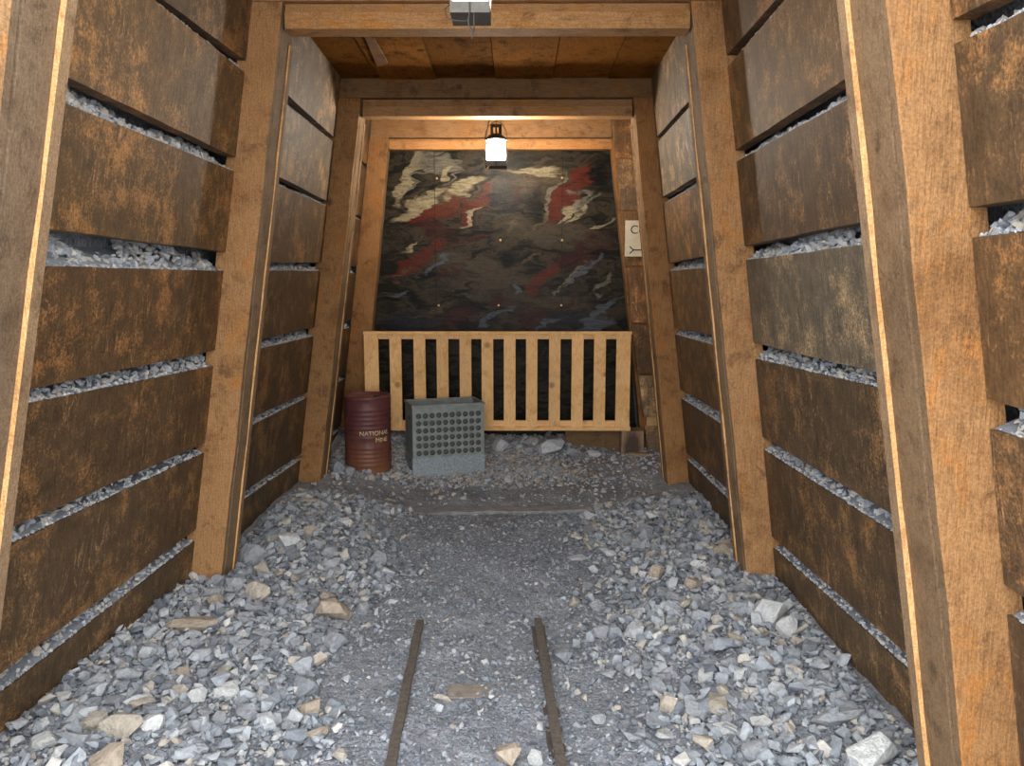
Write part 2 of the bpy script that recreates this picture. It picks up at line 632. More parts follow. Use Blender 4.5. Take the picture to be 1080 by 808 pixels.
# ------------------------------------------------------------------ wall planks
# each seam: bottom edge of the upper plank (two pixels), top edge of the lower plank (two pixels)
SEAMS = {
    ('L', 'AB'): [((174, 0), (262, 66), (164, 0), (258, 76)), ((70, 80), (251, 167), (68, 108), (250, 182)),
                  ((55, 242), (242, 266), (51, 281), (240, 286)), ((38, 409), (230, 368.5), (36, 425), (230, 385)),
                  ((23, 552), (219, 466), (20, 571), (217, 477)), ((6, 707), (207, 558), (2, 731), (206, 571))],
    ('L', 'BC'): [((308, 104), (355, 147), (306, 113), (351, 149)), ((298, 188), (349, 214), (297, 197), (349, 219)),
                  ((289, 277), (344, 277), (288, 285.5), (342, 286)), ((280, 357), (336, 344), (279, 367), (335, 354)),
                  ((269.5, 439), (328, 412), (268, 448), (326, 419)), ((260, 517), (319, 478), (259, 526.5), (318, 485))],
    ('R', 'AB'): [((765, 59.5), (817.5, 0), (766, 71), (827, 0)), ((774, 159), (896, 80), (776, 171), (897.5, 102)),
                  ((780, 260), (909, 234), (783, 275), (910.5, 258)), ((790, 360), (923.5, 393), (793, 378), (925, 409)),
                  ((803, 460), (937, 541), (804.5, 474.5), (939.5, 562)), ((814, 566), (953, 688), (816, 579), (955, 705))],
    ('R', 'BC'): [((693, 144), (724.6, 108), (694, 149), (725, 115)), ((697, 209), (731, 188), (698, 216), (732, 197)),
                  ((702, 278), (738, 271), (703, 286), (739.5, 283)), ((709, 345.5), (746, 352), (710, 352.5), (747, 363)),
                  ((715, 409), (754, 432), (716, 419), (755.5, 445)), ((723.5, 477), (764, 513.5), (725, 485.6), (765, 525))],
    ('R', 'FA'): [((1001.5, 18.5), (1055, 0), (1004.5, 46.5), (1080, 11)), ((1020, 219), (1080, 210), (1022, 251), (1080, 243.5)),
                  ((1037.6, 419), (1080, 432), (1039.5, 451), (1080, 465)), ((1057, 616), (1080, 631), (1059, 647.5), (1080, 662))],
}
SPAN = {'FA': (0.95, YA - .004), 'AB': (YA + .225, YB - .004), 'BC': (YB + .205, YC - .004), 'CD': (YC + .205, YD - .004)}
ORD = ['topmost', 'second', 'third', 'fourth', 'fifth', 'sixth', 'seventh']
TINT = {  # colour of each plank as it is
    ('L', 'AB'): [(1.0, .95, .9), (1.45, 1.35, 1.15), (1.25, 1.15, 1.0), (1.15, 1.0, .85), (1.05, .95, .85), (1.05, 1.0, .95), (1.0, 1, 1)],
    ('L', 'BC'): [(1.5, 1.75, 2.3), (1.4, 1.6, 1.95), (1.1, 1.05, 1.0), (.9, .85, .8), (.8, .75, .7), (.85, .85, .85), (.9, .95, 1.0)],
    ('R', 'AB'): [(1.0, .9, .8), (1.3, 1.2, 1.05), (1.0, .95, .95), (1.55, 1.95, 2.6), (1.0, 1.0, 1.05), (1.0, .95, .9), (1.15, 1.15, 1.15)],
    ('R', 'BC'): [(1.5, 1.6, 1.7), (1.8, 2.15, 2.7), (1.5, 1.4, 1.3), (1.3, 1.2, 1.05), (1.0, .95, .9), (.9, .85, .85), (.85, .85, .85)],
    ('R', 'FA'): [(1.0, .9, .8), (1.15, 1.05, .95), (1.35, 1.15, .95), (1.1, 1.05, 1.05), (1.05, 1, 1)],
    ('L', 'CD'): [(.8, .75, .7)] * 7, ('R', 'CD'): [(1, .9, .8)] * 7,  # left row has one even darker tint
}
LOOK = {('L', 'AB'): ['dark brown', 'rust mottled brown', 'patchy orange-brown', 'dark rust-streaked', 'brown scarred', 'weathered brown', 'dusty brown'],
        ('L', 'BC'): ['grey weathered', 'grey-brown', 'plain brown', 'dark brown', 'very dark brown', 'dark', 'dusty dark'],
        ('R', 'AB'): ['dark brown', 'orange-streaked brown', 'dark speckled', 'grey bleached', 'dark grey-brown', 'dark brown', 'dusty brown'],
        ('R', 'BC'): ['grey-brown', 'pale grey', 'warm brown', 'brown', 'dark brown', 'dark', 'dusty dark'],
        ('R', 'FA'): ['dark brown', 'speckled dark', 'orange-scratched', 'scored dark', 'dark'],
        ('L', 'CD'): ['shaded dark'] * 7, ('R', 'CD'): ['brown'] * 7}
WHERE = {('L', 'AB'): 'left wall before the second frame', ('L', 'BC'): 'left wall between second and third frames',
         ('R', 'AB'): 'right wall between nearest and second posts', ('R', 'BC'): 'right wall between second and third frames',
         ('R', 'FA'): 'right wall outside the nearest post', ('L', 'CD'): 'left wall behind the third frame',
         ('R', 'CD'): 'right wall behind the third frame'}
GAPS = []       # (side, y0, y1, z_top_of_lower(Y), z_bottom_of_upper(Y))


def zline(side, p0, p1):
    a, b = hit(side, *p0), hit(side, *p1)
    k = (b.z - a.z) / (b.y - a.y)
    k = max(-.06, min(.06, k))
    mx, mz = (a.y + b.y) / 2, (a.z + b.z) / 2
    return lambda Y, k=k, mx=mx, mz=mz: mz + (Y - mx) * k


def plank(side, key, i, y0, y1, zb, zt):
    s = -1 if side == 'L' else 1
    m = MB()
    n = 10
    rings = []
    for j in range(n + 1):
        Y = y0 + (y1 - y0) * j / n
        b_, t_ = zb(Y) + random.uniform(-.002, .002), zt(Y) + random.uniform(-.0025, .0025)
        fx = lambda z, o: wallx(side, Y, z) + s * o
        rings.append([Vector((fx(b_, .002), Y, b_)), Vector((fx(b_, .052), Y, b_)), Vector((fx(t_, .052), Y, t_)), Vector((fx(t_, .002), Y, t_))])
    o = m.loft(rings).bevel(.003, 1, 40).build('timber_plank', PLANK)
    o.color = (*TINT[(side, key)][i], 1)
    nth = ORD[i] + (' plank' if i == 0 else ' plank from top')
    tag(o, f'{LOOK[(side, key)][i]} {nth} on {WHERE[(side, key)]}', 'plank')
    return o


const = lambda v: (lambda Y: v)
for (side, key), seams in SEAMS.items():
    y0, y1 = SPAN[key]
    edges = [const(ZTOP - .01)]
    for a, b, c, d in seams:
        zu, zl = zline(side, a, b), zline(side, c, d)
        edges += [zu, zl]
        GAPS.append((side, y0, y1, zl, zu))
    edges.append(const(-.06))
    for i in range(len(seams) + 1):
        plank(side, key, i, y0, y1, edges[2 * i + 1], edges[2 * i])
    if key == 'BC':
        lev = [f(YC) for f in edges]
        y0, y1 = SPAN['CD']
        for i in range(len(seams) + 1):
            plank(side, 'CD', i, y0, y1, const(lev[2 * i + 1]), const(lev[2 * i]))
            if i: GAPS.append((side, y0, y1, const(lev[2 * i]), const(lev[2 * i - 1])))

# ------------------------------------------------------------------ ceiling boards (third bay)
cx_ = [at(p, 83, YC).x for p in (325, 402, 461, 522, 583, 641, 722)]
CW = ['left end', 'second from left', 'third from left', 'third from right', 'second from right', 'right end']
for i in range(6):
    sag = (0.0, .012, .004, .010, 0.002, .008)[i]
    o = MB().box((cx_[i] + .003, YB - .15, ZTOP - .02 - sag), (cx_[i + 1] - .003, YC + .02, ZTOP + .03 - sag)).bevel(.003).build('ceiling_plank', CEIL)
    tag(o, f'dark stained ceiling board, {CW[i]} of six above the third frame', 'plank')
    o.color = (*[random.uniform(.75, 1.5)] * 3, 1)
sl = [at(383.6, 37, 4.0), at(393.6, 40, 4.0), at(409, 67, 4.9), at(398, 71, 4.9)]
zc = ZTOP - .035
def ceil_hit(px, py, z):
    d = ray(px, py); t = (z - HC) / d.z
    return Vector((d.x * t, d.y * t, z))
q = [ceil_hit(p, r_, zc - .01) for p, r_ in ((383.6, 37), (393.6, 40), (409, 67), (398, 71))]
o = MB().hexa([p + Vector((0, 0, .016)) for p in q], q).build('wood_sliver', BEAM)
o.color = (.5, .45, .4, 1)
tag(o, 'pale loose wood sliver lying against the left ceiling boards', 'wood scrap')

# ------------------------------------------------------------------ stones
def hull(n, seed, flat=(1, .8, .6)):
    r = np.random.default_rng(seed)
    p = r.normal(size=(n, 3)); p /= np.linalg.norm(p, axis=1)[:, None]
    p = np.sign(p) * np.abs(p) ** .8
    p *= np.array(flat) * (1 + r.uniform(-.18, .18, (n, 1)))
    bm = bmesh.new()
    for v in p: bm.verts.new(v)
    res = bmesh.ops.convex_hull(bm, input=list(bm.verts))
    loose = [v for v in bm.verts if not v.link_faces]
    bmesh.ops.delete(bm, geom=loose, context='VERTS')
    bmesh.ops.triangulate(bm, faces=list(bm.faces))
    bmesh.ops.recalc_face_normals(bm, faces=list(bm.faces))
    return bm


def hull_np(*a):
    bm = hull(*a)
    bm.verts.index_update()
    v = np.array([x.co[:] for x in bm.verts]); f = np.array([[y.index for y in x.verts] for x in bm.faces])
    bm.free()
    return v, f


PROTO = [hull_np(12 + (i % 4), 100 + i, ((1, .75, .5), (1, .85, .65), (1, .6, .55), (1, .9, .4))[i % 4]) for i in range(12)]


def scatter_mesh(name, pos, rad, tint, label, cat, tilt=.5, mat=None, extra=None):
    """a mass of small stones as one object"""
    n = len(pos)
    which = RNG.integers(0, len(PROTO), n)
    V, Fc, T = [], [], []
    base = 0
    if extra:
        ev, ef, et = extra
        V.append(ev); Fc.append(ef); T.append(np.full(len(ef), et)); base = len(ev)
    for k, (pv, pf) in enumerate(PROTO):
        idx = np.where(which == k)[0]
        if not len(idx): continue
        m = len(idx)
        yaw = RNG.uniform(0, 2 * np.pi, m); a = RNG.normal(0, tilt, m); b = RNG.normal(0, tilt, m)
        cz, sz, ca, sa, cb, sb = np.cos(yaw), np.sin(yaw), np.cos(a), np.sin(a), np.cos(b), np.sin(b)
        Rz = np.zeros((m, 3, 3)); Rz[:, 0, 0] = cz; Rz[:, 0, 1] = -sz; Rz[:, 1, 0] = sz; Rz[:, 1, 1] = cz; Rz[:, 2, 2] = 1
        Rx = np.zeros((m, 3, 3)); Rx[:, 0, 0] = 1; Rx[:, 1, 1] = ca; Rx[:, 1, 2] = -sa; Rx[:, 2, 1] = sa; Rx[:, 2, 2] = ca
        Ry = np.zeros((m, 3, 3)); Ry[:, 1, 1] = 1; Ry[:, 0, 0] = cb; Ry[:, 0, 2] = sb; Ry[:, 2, 0] = -sb; Ry[:, 2, 2] = cb
        M = Rz @ Rx @ Ry
        sc = RNG.uniform(.8, 1.25, (m, 1, 3)) * rad[idx][:, None, None]
        vv = np.einsum('nij,nkj->nki', M, pv[None] * sc) + pos[idx][:, None, :]
        ff = pf[None] + (np.arange(m) * len(pv))[:, None, None] + base
        V.append(vv.reshape(-1, 3)); Fc.append(ff.reshape(-1, 3)); T.append(np.repeat(tint[idx], len(pf)))
        base += m * len(pv)
    V = np.concatenate(V); Fc = np.concatenate(Fc); T = np.concatenate(T)
    me = bpy.data.meshes.new(name)
    me.vertices.add(len(V)); me.vertices.foreach_set('co', V.astype(np.float32).ravel())
    me.loops.add(Fc.size); me.loops.foreach_set('vertex_index', Fc.astype(np.int32).ravel())
    me.polygons.add(len(Fc))
    me.polygons.foreach_set('loop_start', np.arange(0, Fc.size, 3, dtype=np.int32))
    me.update(calc_edges=True)
    me.validate()
    at_ = me.attributes.new('tint', 'FLOAT', 'FACE')
    at_.data.foreach_set('value', T.astype(np.float32))
    for p in range(0): pass
    me.polygons.foreach_set('use_smooth', np.zeros(len(me.polygons), dtype=bool))
    me.materials.append(mat or GRAVEL)
    o = bpy.data.objects.new(name, me); COL.objects.link(o)
    tag(o, label, cat); o['kind'] = 'stuff'
    return o


# rubble showing between the planks
cnt_ = {}
for side, y0, y1, zl, zu in GAPS:
    s_ = -1 if side == 'L' else 1
    bay = 'AB' if abs(y0 - SPAN['AB'][0]) < .01 else 'BC' if abs(y0 - SPAN['BC'][0]) < .01 else 'CD' if abs(y0 - SPAN['CD'][0]) < .01 else 'FA'
    cnt_[(side, bay)] = cnt_.get((side, bay), 0) + 1
    lab = f'grey rubble packed under the {ORD[cnt_[(side, bay)] - 1]} plank of {WHERE[(side, bay)]}'
    ev, ef, P, Q, T = [], [], [], [], []
    n = 12
    for j in range(n):
        Y = y0 + .003 + (y1 - y0 - .006) * j / (n - 1)
        h = zu(Y) - zl(Y)
        for off, z in ((.012, zl(Y) + .001), (.05, zl(Y) + .25 * h), (.160, zl(Y) + .85 * h)):
            ev.append((wallx(side, Y, z) + s_ * off, Y, z))
    for j in range(n - 1):
        for k in range(2):
            a = j * 3 + k
            ef += [(a, a + 3, a + 1), (a + 1, a + 3, a + 4)]
    L = y1 - y0
    def put(Y, off, z, r):
        P.append((wallx(side, Y, z) + s_ * off, Y, z)); Q.append(r)
        T.append(random.choice((random.uniform(.3, .75), random.uniform(.6, 1.0))))
    ph = random.uniform(0, 6)
    for _ in range(int(L * 300)):
        Y = random.uniform(y0 + .012, y1 - .012); h = zu(Y) - zl(Y)
        t = random.random()
        r = random.choice((.006, .008, .010, .013, .016)) * (1.3 if h > .065 else 1)
        r = min(r, h * .34)
        heap = .75 + .35 * math.sin(7 * Y + ph) + .2 * math.sin(17 * Y + 2 * ph)
        z = zl(Y) + h * t * max(.25, heap) + r * random.uniform(.5, 1.2)
        z = min(z, zu(Y) + .012 - r * .5) if t > .5 else min(z, zu(Y) - r * .8)
        put(Y, .018 + r * .8 + t * .085, z, r)
    for _ in range(int(L * 110)):                                   # crumbs along the front lip
        Y = random.uniform(y0 + .01, y1 - .01); h = zu(Y) - zl(Y)
        r = min(random.choice((.004, .005, .006, .008, .011)), h * .3)
        put(Y, r + .007, zl(Y) + r * .55, r)
    scatter_mesh('rubble_fill', np.array(P), np.array(Q), np.array(T), lab, 'rubble', .9, extra=(np.array(ev), np.array(ef), .30))


def norm_t(n, lo=.0, hi=.84):
    """mostly grey stones, a few tan ones"""
    t = np.clip(RNG.normal(.45, .2, n), lo, hi)
    k = RNG.random(n) < .08
    t[k] = RNG.uniform(.84, 1, k.sum())
    return t


def sample(n, y0, y1, wfun, x0=-1.7, x1=1.3):
    out = []
    while sum(len(o) for o in out) < n:
        x = RNG.uniform(x0, x1, n); y = RNG.uniform(y0, y1, n)
        k = RNG.random(n) < wfun(x, y)
        k &= (x > np.where(y < 3.7, -1.66, -1.56)) & (x < 1.27)
        out.append(np.stack([x[k], y[k]], 1))
    return np.concatenate(out)[:n]


def bank(x, y):
    u = np.abs(x + 0.155) + .10 * np.sin(4.1 * y + 2 * x) + .06 * np.sin(9.3 * y - 5 * x)
    b = np.clip((u - .42) / .38, 0, 1)
    return b * b * (3 - 2 * b)


def back_zone(x, y):
    r = np.clip((y - 5.55) / .4, 0, 1)
    right = np.clip((x - .25 + .5 * (y - 6.0)) / .35, 0, 1)
    return r * (1 - .93 * right)


front = lambda x, y: np.where(y < 5.15, bank(x, y), 0)
GP, GR, GT = [], [], []


def lay(xy, r, lift, t):
    # nothing inside the footprints of the drum, the box and the posts
    k = np.hypot(xy[:, 0] + 1.13, xy[:, 1] - 5.92) > .15
    k &= np.hypot(xy[:, 0] + .60, xy[:, 1] - 6.02) > .15
    for (sd, kk), f in IN.items():
        Y = dict(FY)[kk]; a_, b_ = sorted((f(.05), OUT[(sd, kk)](.05)))
        k &= ~((xy[:, 0] > a_ + .01) & (xy[:, 0] < b_) & (xy[:, 1] > Y + .01) & (xy[:, 1] < Y + DEP[kk] - .01))
    xy, r, lift, t = xy[k], r[k], lift[k], t[k]
    GP.append(np.column_stack([xy, ground(xy[:, 0], xy[:, 1]) + r * lift])); GR.append(r); GT.append(t)


# cobbles of the banks
xy = sample(6600, 2.1, 5.15, lambda x, y: front(x, y) * np.where((y > 5.02) & (np.abs(x + .15) < .7), 0, 1))
r = np.clip(RNG.lognormal(math.log(.0168), .45, len(xy)), .008, .036)
lay(xy, r, RNG.uniform(.15, .9, len(xy)), norm_t(len(xy)))
# grit between them and spilling to the track
xy = sample(23000, 2.1, 5.2, lambda x, y: np.clip(.17 + bank(x, y), 0, 1))
r = np.clip(RNG.lognormal(math.log(.0078), .40, len(xy)), .004, .019)
lay(xy, r, RNG.uniform(-.1, .9, len(xy)), np.clip(norm_t(len(xy)) - .05, 0, 1))
# trodden chips in the track bed
xy = sample(16000, 2.1, 5.08, lambda x, y: 1 - .85 * bank(x, y), -1.2, .9)
r = np.clip(RNG.lognormal(math.log(.0062), .50, len(xy)), .003, .020)
lay(xy, r, RNG.uniform(-.40, .10, len(xy)), np.clip(RNG.normal(.25, .17, len(xy)), 0, .8))
# rubble bed at the end, light on it put in as paler stone tints
xy = sample(9500, 5.25, 6.80, lambda x, y: np.clip(back_zone(x, y) + .06, 0, 1), -1.5, 1.2)
r = np.clip(RNG.lognormal(math.log(.0125), .42, len(xy)), .005, .032)
lay(xy, r, RNG.uniform(-.1, .8, len(xy)), np.clip(norm_t(len(xy), .2) + .2, 0, .95))
scatter_mesh('gravel', np.concatenate(GP), np.concatenate(GR), np.concatenate(GT), 'loose crushed blue-grey gravel and grit covering the tunnel floor', 'gravel', .5)

# ------------------------------------------------------------------ single rocks
def rock_mesh(seed, n, flat, bev=.05):
    bm = hull(n, seed, flat)
    bmesh.ops.dissolve_limit(bm, angle_limit=R(14), verts=list(bm.verts), edges=list(bm.edges))
    es = list(bm.edges)
    bmesh.ops.bevel(bm, geom=es, offset=bev, segments=2, affect='EDGES', profile=.6, clamp_overlap=True)
    me = bpy.data.meshes.new('rock')
    bm.to_mesh(me); bm.free()
    me.materials.append(ROCK)
    return me


RM = [rock_mesh(500 + i, 14 + 2 * (i % 5), ((1, .75, .5), (1, .8, .38), (1, .62, .6), (1, .9, .7))[i % 4]) for i in range(14)]
RFLAT = [(.5, .38, .6, .7)[i % 4] for i in range(14)]
COLS = {'grey': [(.33, .345, .37), (.26, .275, .30), (.40, .415, .44), (.36, .37, .40)],
        'pale': [(.56, .56, .55), (.62, .62, .62), (.53, .54, .56)],
        'tan': [(.46, .405, .335), (.52, .455, .375), (.42, .345, .27)]}


def rock(x, y, rad, col, label, group=None, mesh=None, sx=1, sy=1, sz=1, sink=.45, yaw=None):
    i = random.randrange(len(RM)) if mesh is None else mesh
    o = bpy.data.objects.new('rock', RM[i]); COL.objects.link(o)
    o.scale = (rad * sx, rad * sy, rad * sz)
    hz = RFLAT[i] * rad * sz
    o.location = (x, y, gz(x, y) + hz * (1 - sink))
    o.rotation_euler = (random.gauss(0, .18), random.gauss(0, .18), random.uniform(0, 6.28) if yaw is None else yaw)
    c = random.choice(COLS[col]); k = random.uniform(.9, 1.1)
    o.color = (c[0] * k, c[1] * k, c[2] * k, 1)
    tag(o, label, 'rock', group)
    return o


def floor_hit(px, py):
    d = ray(px, py)
    lo, hi = .5, 9.0
    for _ in range(50):
        m = (lo + hi) / 2; t = m / d.y
        if HC + d.z * t > gz(d.x * t, m): lo = m
        else: hi = m
    t = lo / d.y
    return d.x * t, lo


# the ones that stand out: centre pixel, width and height in pixels, colour, label
BIG = [
    (204, 657, 58, 24, 'tan', 'long flat tan slab on gravel against the lowest left plank', 1),
    (273, 624, 32, 26, 'tan', 'brown-tan block at the foot of the left second post', 4),
    (351, 644, 42, 25, 'tan', 'large flat tan stone lying alone left of the track bed', 8),
    (303, 569, 28, 24, 'pale', 'pale angular rock on the left bank behind second post', 0),
    (266, 585, 34, 26, 'grey', 'grey rock beside the left second post at the plank foot', 3),
    (277, 601, 20, 20, 'tan', 'small tan rock tucked behind brown-tan block, left bank', 6),
    (330, 560, 20, 14, 'tan', 'little brownish stone on left bank right of pale angular rock', 5),
    (361, 550, 20, 14, 'pale', 'lone pale stone low on left bank near track bed', 2),
    (128, 764, 52, 32, 'tan', 'biggest tan boulder in the lower left corner pile', 4),
    (100, 762, 30, 22, 'tan', 'tan rock touching left end of biggest lower left boulder', 7),
    (83, 781, 30, 32, 'grey', 'blue-grey block in the lower left pile', 3),
    (112, 800, 46, 26, 'tan', 'tan rock cut by the bottom photo edge, lower left', 0),
    (48, 780, 30, 22, 'pale', 'pale rock at the base of left wall, lower left corner', 5),
    (44, 763, 22, 18, 'pale', 'pale rock above another one against left wall corner', 9),
    (163, 763, 28, 22, 'pale', 'pale grey rock right of biggest lower left boulder', 11),
    (208, 788, 30, 16, 'grey', 'flat grey stone near bottom edge, lower left bank', 1),
    (156, 689, 23, 20, 'pale', 'rounded pale stone on left bank below the long slab', 3),
    (183, 689, 15, 14, 'pale', 'small white stone right of a rounded pale stone, left bank', 6),
    (134, 712, 30, 18, 'grey', 'blue-grey flat rock on left bank above the corner pile', 8),
    (188, 729, 22, 20, 'tan', 'tan-grey stone in the middle of the lower left bank', 10),
    (195, 710, 20, 12, 'tan', 'light tan chip above a tan-grey stone, lower left bank', 5),
    (259, 651, 22, 16, 'grey', 'grey stone right of the long flat slab', 2),
    (811, 647, 42, 34, 'pale', 'large pale boulder at the foot of the right second post', 3),
    (831, 661, 28, 26, 'pale', 'pale rock leaning right of the large boulder by right post', 11),
    (853, 684, 20, 20, 'grey', 'blue-grey cube-like rock against lowest right plank', 7),
    (922, 794, 74, 48, 'pale', 'huge pale rock cut by the bottom edge, lower right corner', 6),
    (931, 777, 25, 22, 'grey', 'grey rock behind the huge lower right rock', 0),
    (921, 783, 13, 10, 'pale', 'small white stone on top of the lower right corner pile', 5),
    (885, 754, 56, 24, 'grey', 'long grey slab against right wall above the corner rock', 1),
    (886, 736, 24, 16, 'grey', 'grey rock just above the long right slab', 10),
    (864, 733, 14, 14, 'grey', 'small blue rock left of the rock above the right slab', 3),
    (822, 727, 22, 15, 'pale', 'pale stone in the middle of the lower right bank', 5),
    (706, 742, 26, 22, 'tan', 'rounded tan stone on right bank close to the track', 3),
    (754, 742, 34, 22, 'tan', 'brown-grey stone right of the rounded tan one', 9),
    (797, 789, 34, 20, 'grey', 'light grey stone at bottom of the right bank', 4),
    (801, 761, 26, 18, 'pale', 'pale pinkish stone on lower right bank', 2),
    (592, 691, 24, 18, 'grey', 'grey stone beside the far end of the right rail', 0),
    (606, 636, 14, 11, 'tan', 'small tan stone beyond the right rail end', 7),
    (663, 687, 10, 12, 'pale', 'small white upright stone on right bank', 9),
    (632, 758, 20, 12, 'grey', 'blue-grey stone right of the right rail', 11),
    (692, 604, 20, 18, 'tan', 'tan stone on right bank before the third frame', 3),
    (661, 572, 18, 16, 'grey', 'grey stone on right bank edge near buried sill', 7),
    (610, 588, 22, 6, 'grey', 'thin flat grey stone in the track bed right side', 1),
    (566, 614, 6, 9, 'pale', 'tiny white upright stone in the middle of the track bed', 9),
    (512, 698, 11, 8, 'pale', 'single white pebble between the two rails', 6),
    (534, 794, 34, 30, 'tan', 'pointed brown rock between the rails at bottom edge', 0),
    (564, 800, 18, 20, 'pale', 'white rock next to the right rail at bottom edge', 7),
    (467, 736, 22, 10, 'tan', 'flat tan stone left of the exposed sleeper', 8),
    (479, 766, 8, 9, 'tan', 'small orange-tan pebble between rails below the sleeper', 5),
    (580, 471, 30, 17, 'pale', 'large grey rock under the middle of the fence, coloured pale for missing light', 4),  # grey boulder given a pale colour to make up for dim light
    (527, 470, 20, 15, 'pale', 'grey rock under fence just right of metal box, coloured pale for missing light', 3),  # grey boulder too, its pale colour stands in for light
    (541, 468, 15, 12, 'grey', 'grey rock behind another one under fence', 0),
    (626, 478, 16, 10, 'pale', 'pale rock under the fence near the stained block', 2),
    (603, 478, 16, 10, 'grey', 'flat grey stone right of the large rock under fence', 8),
    (557, 475, 12, 9, 'grey', 'small grey rock left of the large rock under fence', 6),
    (370, 498, 12, 11, 'grey', 'round grey stone touching the drum base on left', 11),
    (356, 494, 18, 18, 'grey', 'dark rock between the drum and the left third post', 3),
    (391, 503, 12, 8, 'tan', 'small tan stone in front of the drum base', 5),
    (419, 497, 11, 16, 'pale', 'pale rock between drum and metal box', 9),
    (406, 504, 9, 7, 'pale', 'small pale stone in front of drum right edge', 2),
    (745, 562, 24, 12, 'tan', 'tan stone beside the right wall behind second post', 3),
    (330, 528, 22, 10, 'tan', 'tan stone at the foot of the left third post', 5),
    (714, 530, 16, 12, 'grey', 'grey stone piled at the foot of right third post', 6),
    (762, 580, 24, 16, 'tan', 'tan rock next to right second post on the bank', 4),
    (738, 596, 20, 12, 'pale', 'whitish stone on right bank left of second post', 10),
]
TAKEN = []
for px, py, w_, h_, col, lab, mi in BIG:
    x, y = floor_hit(px, py + h_ * .3)
    sc = y / F_PX
    rad = w_ * sc / 2
    fl_ = RFLAT[mi]
    # flat rocks are seen at a slant; height from the pixel height
    sz = max(.55, min(1.6, (h_ * sc / 2) / (fl_ * rad) * .95))
    fl2 = h_ / w_ < .55
    rock(x, y, rad * 1.02, col, lab, None, mi, 1.08 if fl2 else 1, .62 if fl2 else .95, sz * (.8 if fl2 else 1), .35, random.uniform(-.2, .2) if fl2 else random.uniform(-.5, .5))
    TAKEN.append((x, y, rad))

ZONES = [('left bank before second frame', -1, 2.35, 3.55), ('left bank behind second frame', -1, 3.65, 5.1),
         ('right bank before second frame', 1, 2.35, 3.55), ('right bank behind second frame', 1, 3.65, 5.1)]
CNT = [76, 42, 76, 40]
for (zn, s, y0, y1), n in zip(ZONES, CNT):
    made = tries = 0
    while made < n and tries < 4000:
        tries += 1
        y = random.uniform(y0, y1)
        u = .48 + .85 * random.random() ** .75
        x = -.155 + s * u
        if s * (x - wallx('L' if s < 0 else 'R', y, .1)) > -.06: continue
        if float(bank(x, y)) < random.random(): continue
        rad = random.choice((.030, .033, .036, .040, .046, .054))
        if any((x - a) ** 2 + (y - b) ** 2 < ((rad + c) * .85) ** 2 for a, b, c in TAKEN): continue
        if min(abs(x - IN[('L' if s < 0 else 'R', 'B')](.1)) for _ in (0,)) < .0: continue
        col = random.choices(('grey', 'pale', 'tan'), (.68, .2, .12))[0]
        if -.03 < y - YB < .27 and abs(u) > 1.12: continue
        word = {'grey': 'blue-grey', 'pale': 'whitish', 'tan': 'brownish'}[col]
        rock(x, y, rad, col, f'fist-sized {word} stone among gravel on {zn}', f'fist-sized {word} stones, {zn}', sink=.3)
        TAKEN.append((x, y, rad)); made += 1
made = 0
while made < 16:
    x, y = random.uniform(-.7, .75), random.uniform(6.3, 6.58)
    if any((x - a) ** 2 + (y - b) ** 2 < ((.04 + c) * .8) ** 2 for a, b, c in TAKEN): made += .02; continue
    rock(x, y, random.uniform(.03, .05), 'grey', 'grey rubble stone on the heap under the fence', 'rubble stones under the fence', sink=.3)
    TAKEN.append((x, y, .04)); made += 1

# ------------------------------------------------------------------ track
def rail(p0, p1, label):
    a, b = Vector((*floor_hit(*p0), 0)), Vector((*floor_hit(*p1), 0))
    a = a + (a - b) * .45
    d = (b - a); L = d.length
    root = empty('mine_rail', ((a.x + b.x) / 2, (a.y + b.y) / 2, 0))
    root.rotation_euler = (0, 0, math.atan2(-d.x, d.y))
    tag(root, label, 'rail')
    def strip(nm, w0, z0, z1, mat):
        n = 16; rr = []
        for i in range(n + 1):
            y = -L / 2 + L * i / n
            k = .0012 * math.sin(i * 1.7); z_ = .002 * math.sin(i * .9)
            rr.append([(-w0 / 2 + k, y, z0), (w0 / 2 + k, y, z0), (w0 / 2 + k, y, z1 + z_), (-w0 / 2 + k, y, z1 + z_)])
        return MB().loft(rr).bevel(.003).build(nm, mat, root)
    strip('rail_head', .034, .016, .032, RAILM)
    strip('rail_web', .012, -.002, .017, RAILM)
    strip('rail_foot', .060, -.022, -.006, RAILM)
    return root


rail((413, 806), (443, 660), 'left rusty rail of the short mine track')
rail((590, 806), (567, 663), 'right rusty rail of the short mine track')
x, y = floor_hit(508, 729)
tb = MB().box((-.13, -.045, -.06), (.12, .045, .0)).bevel(.006).build('track_sleeper', simple('grey_old_wood', (.23, .19, .155), .85, 0, 25, .35), None, origin=(0, 0, -.06))
tb.location = (x, y, gz(x, y) - .057); tb.rotation_euler = (R(1.2), R(1.2), R(2))
tag(tb, 'half-buried grey timber sleeper between the rails', 'sleeper')
a, b = at(412, 541, 5.16), at(660, 540, 5.16)
rr = []
for i in range(13):
    t = i / 12; X = a.x + (b.x - a.x) * t; zt = gz(X, 5.16) + .022 - .03 * abs(2 * t - 1) ** 4
    rr.append([(X, 5.10, -.06), (X, 5.22, -.06), (X, 5.22, zt), (X, 5.10, zt)])
sm = MB().loft(rr).bevel(.006).build('timber_sill', simple('dusty_sill_wood', (.25, .245, .245), .85, 0, 20, .3))
tag(sm, 'dust-covered timber sill crossing the floor before the end gravel', 'beam')

# ------------------------------------------------------------------ mural
YM = 6.735
mc = [at(409, 156, YM), at(646, 156, YM), at(672, 462, YM), at(382, 462, YM)]
MORG = Vector((at(527, 310, YM).x, YM, mc[2].z))


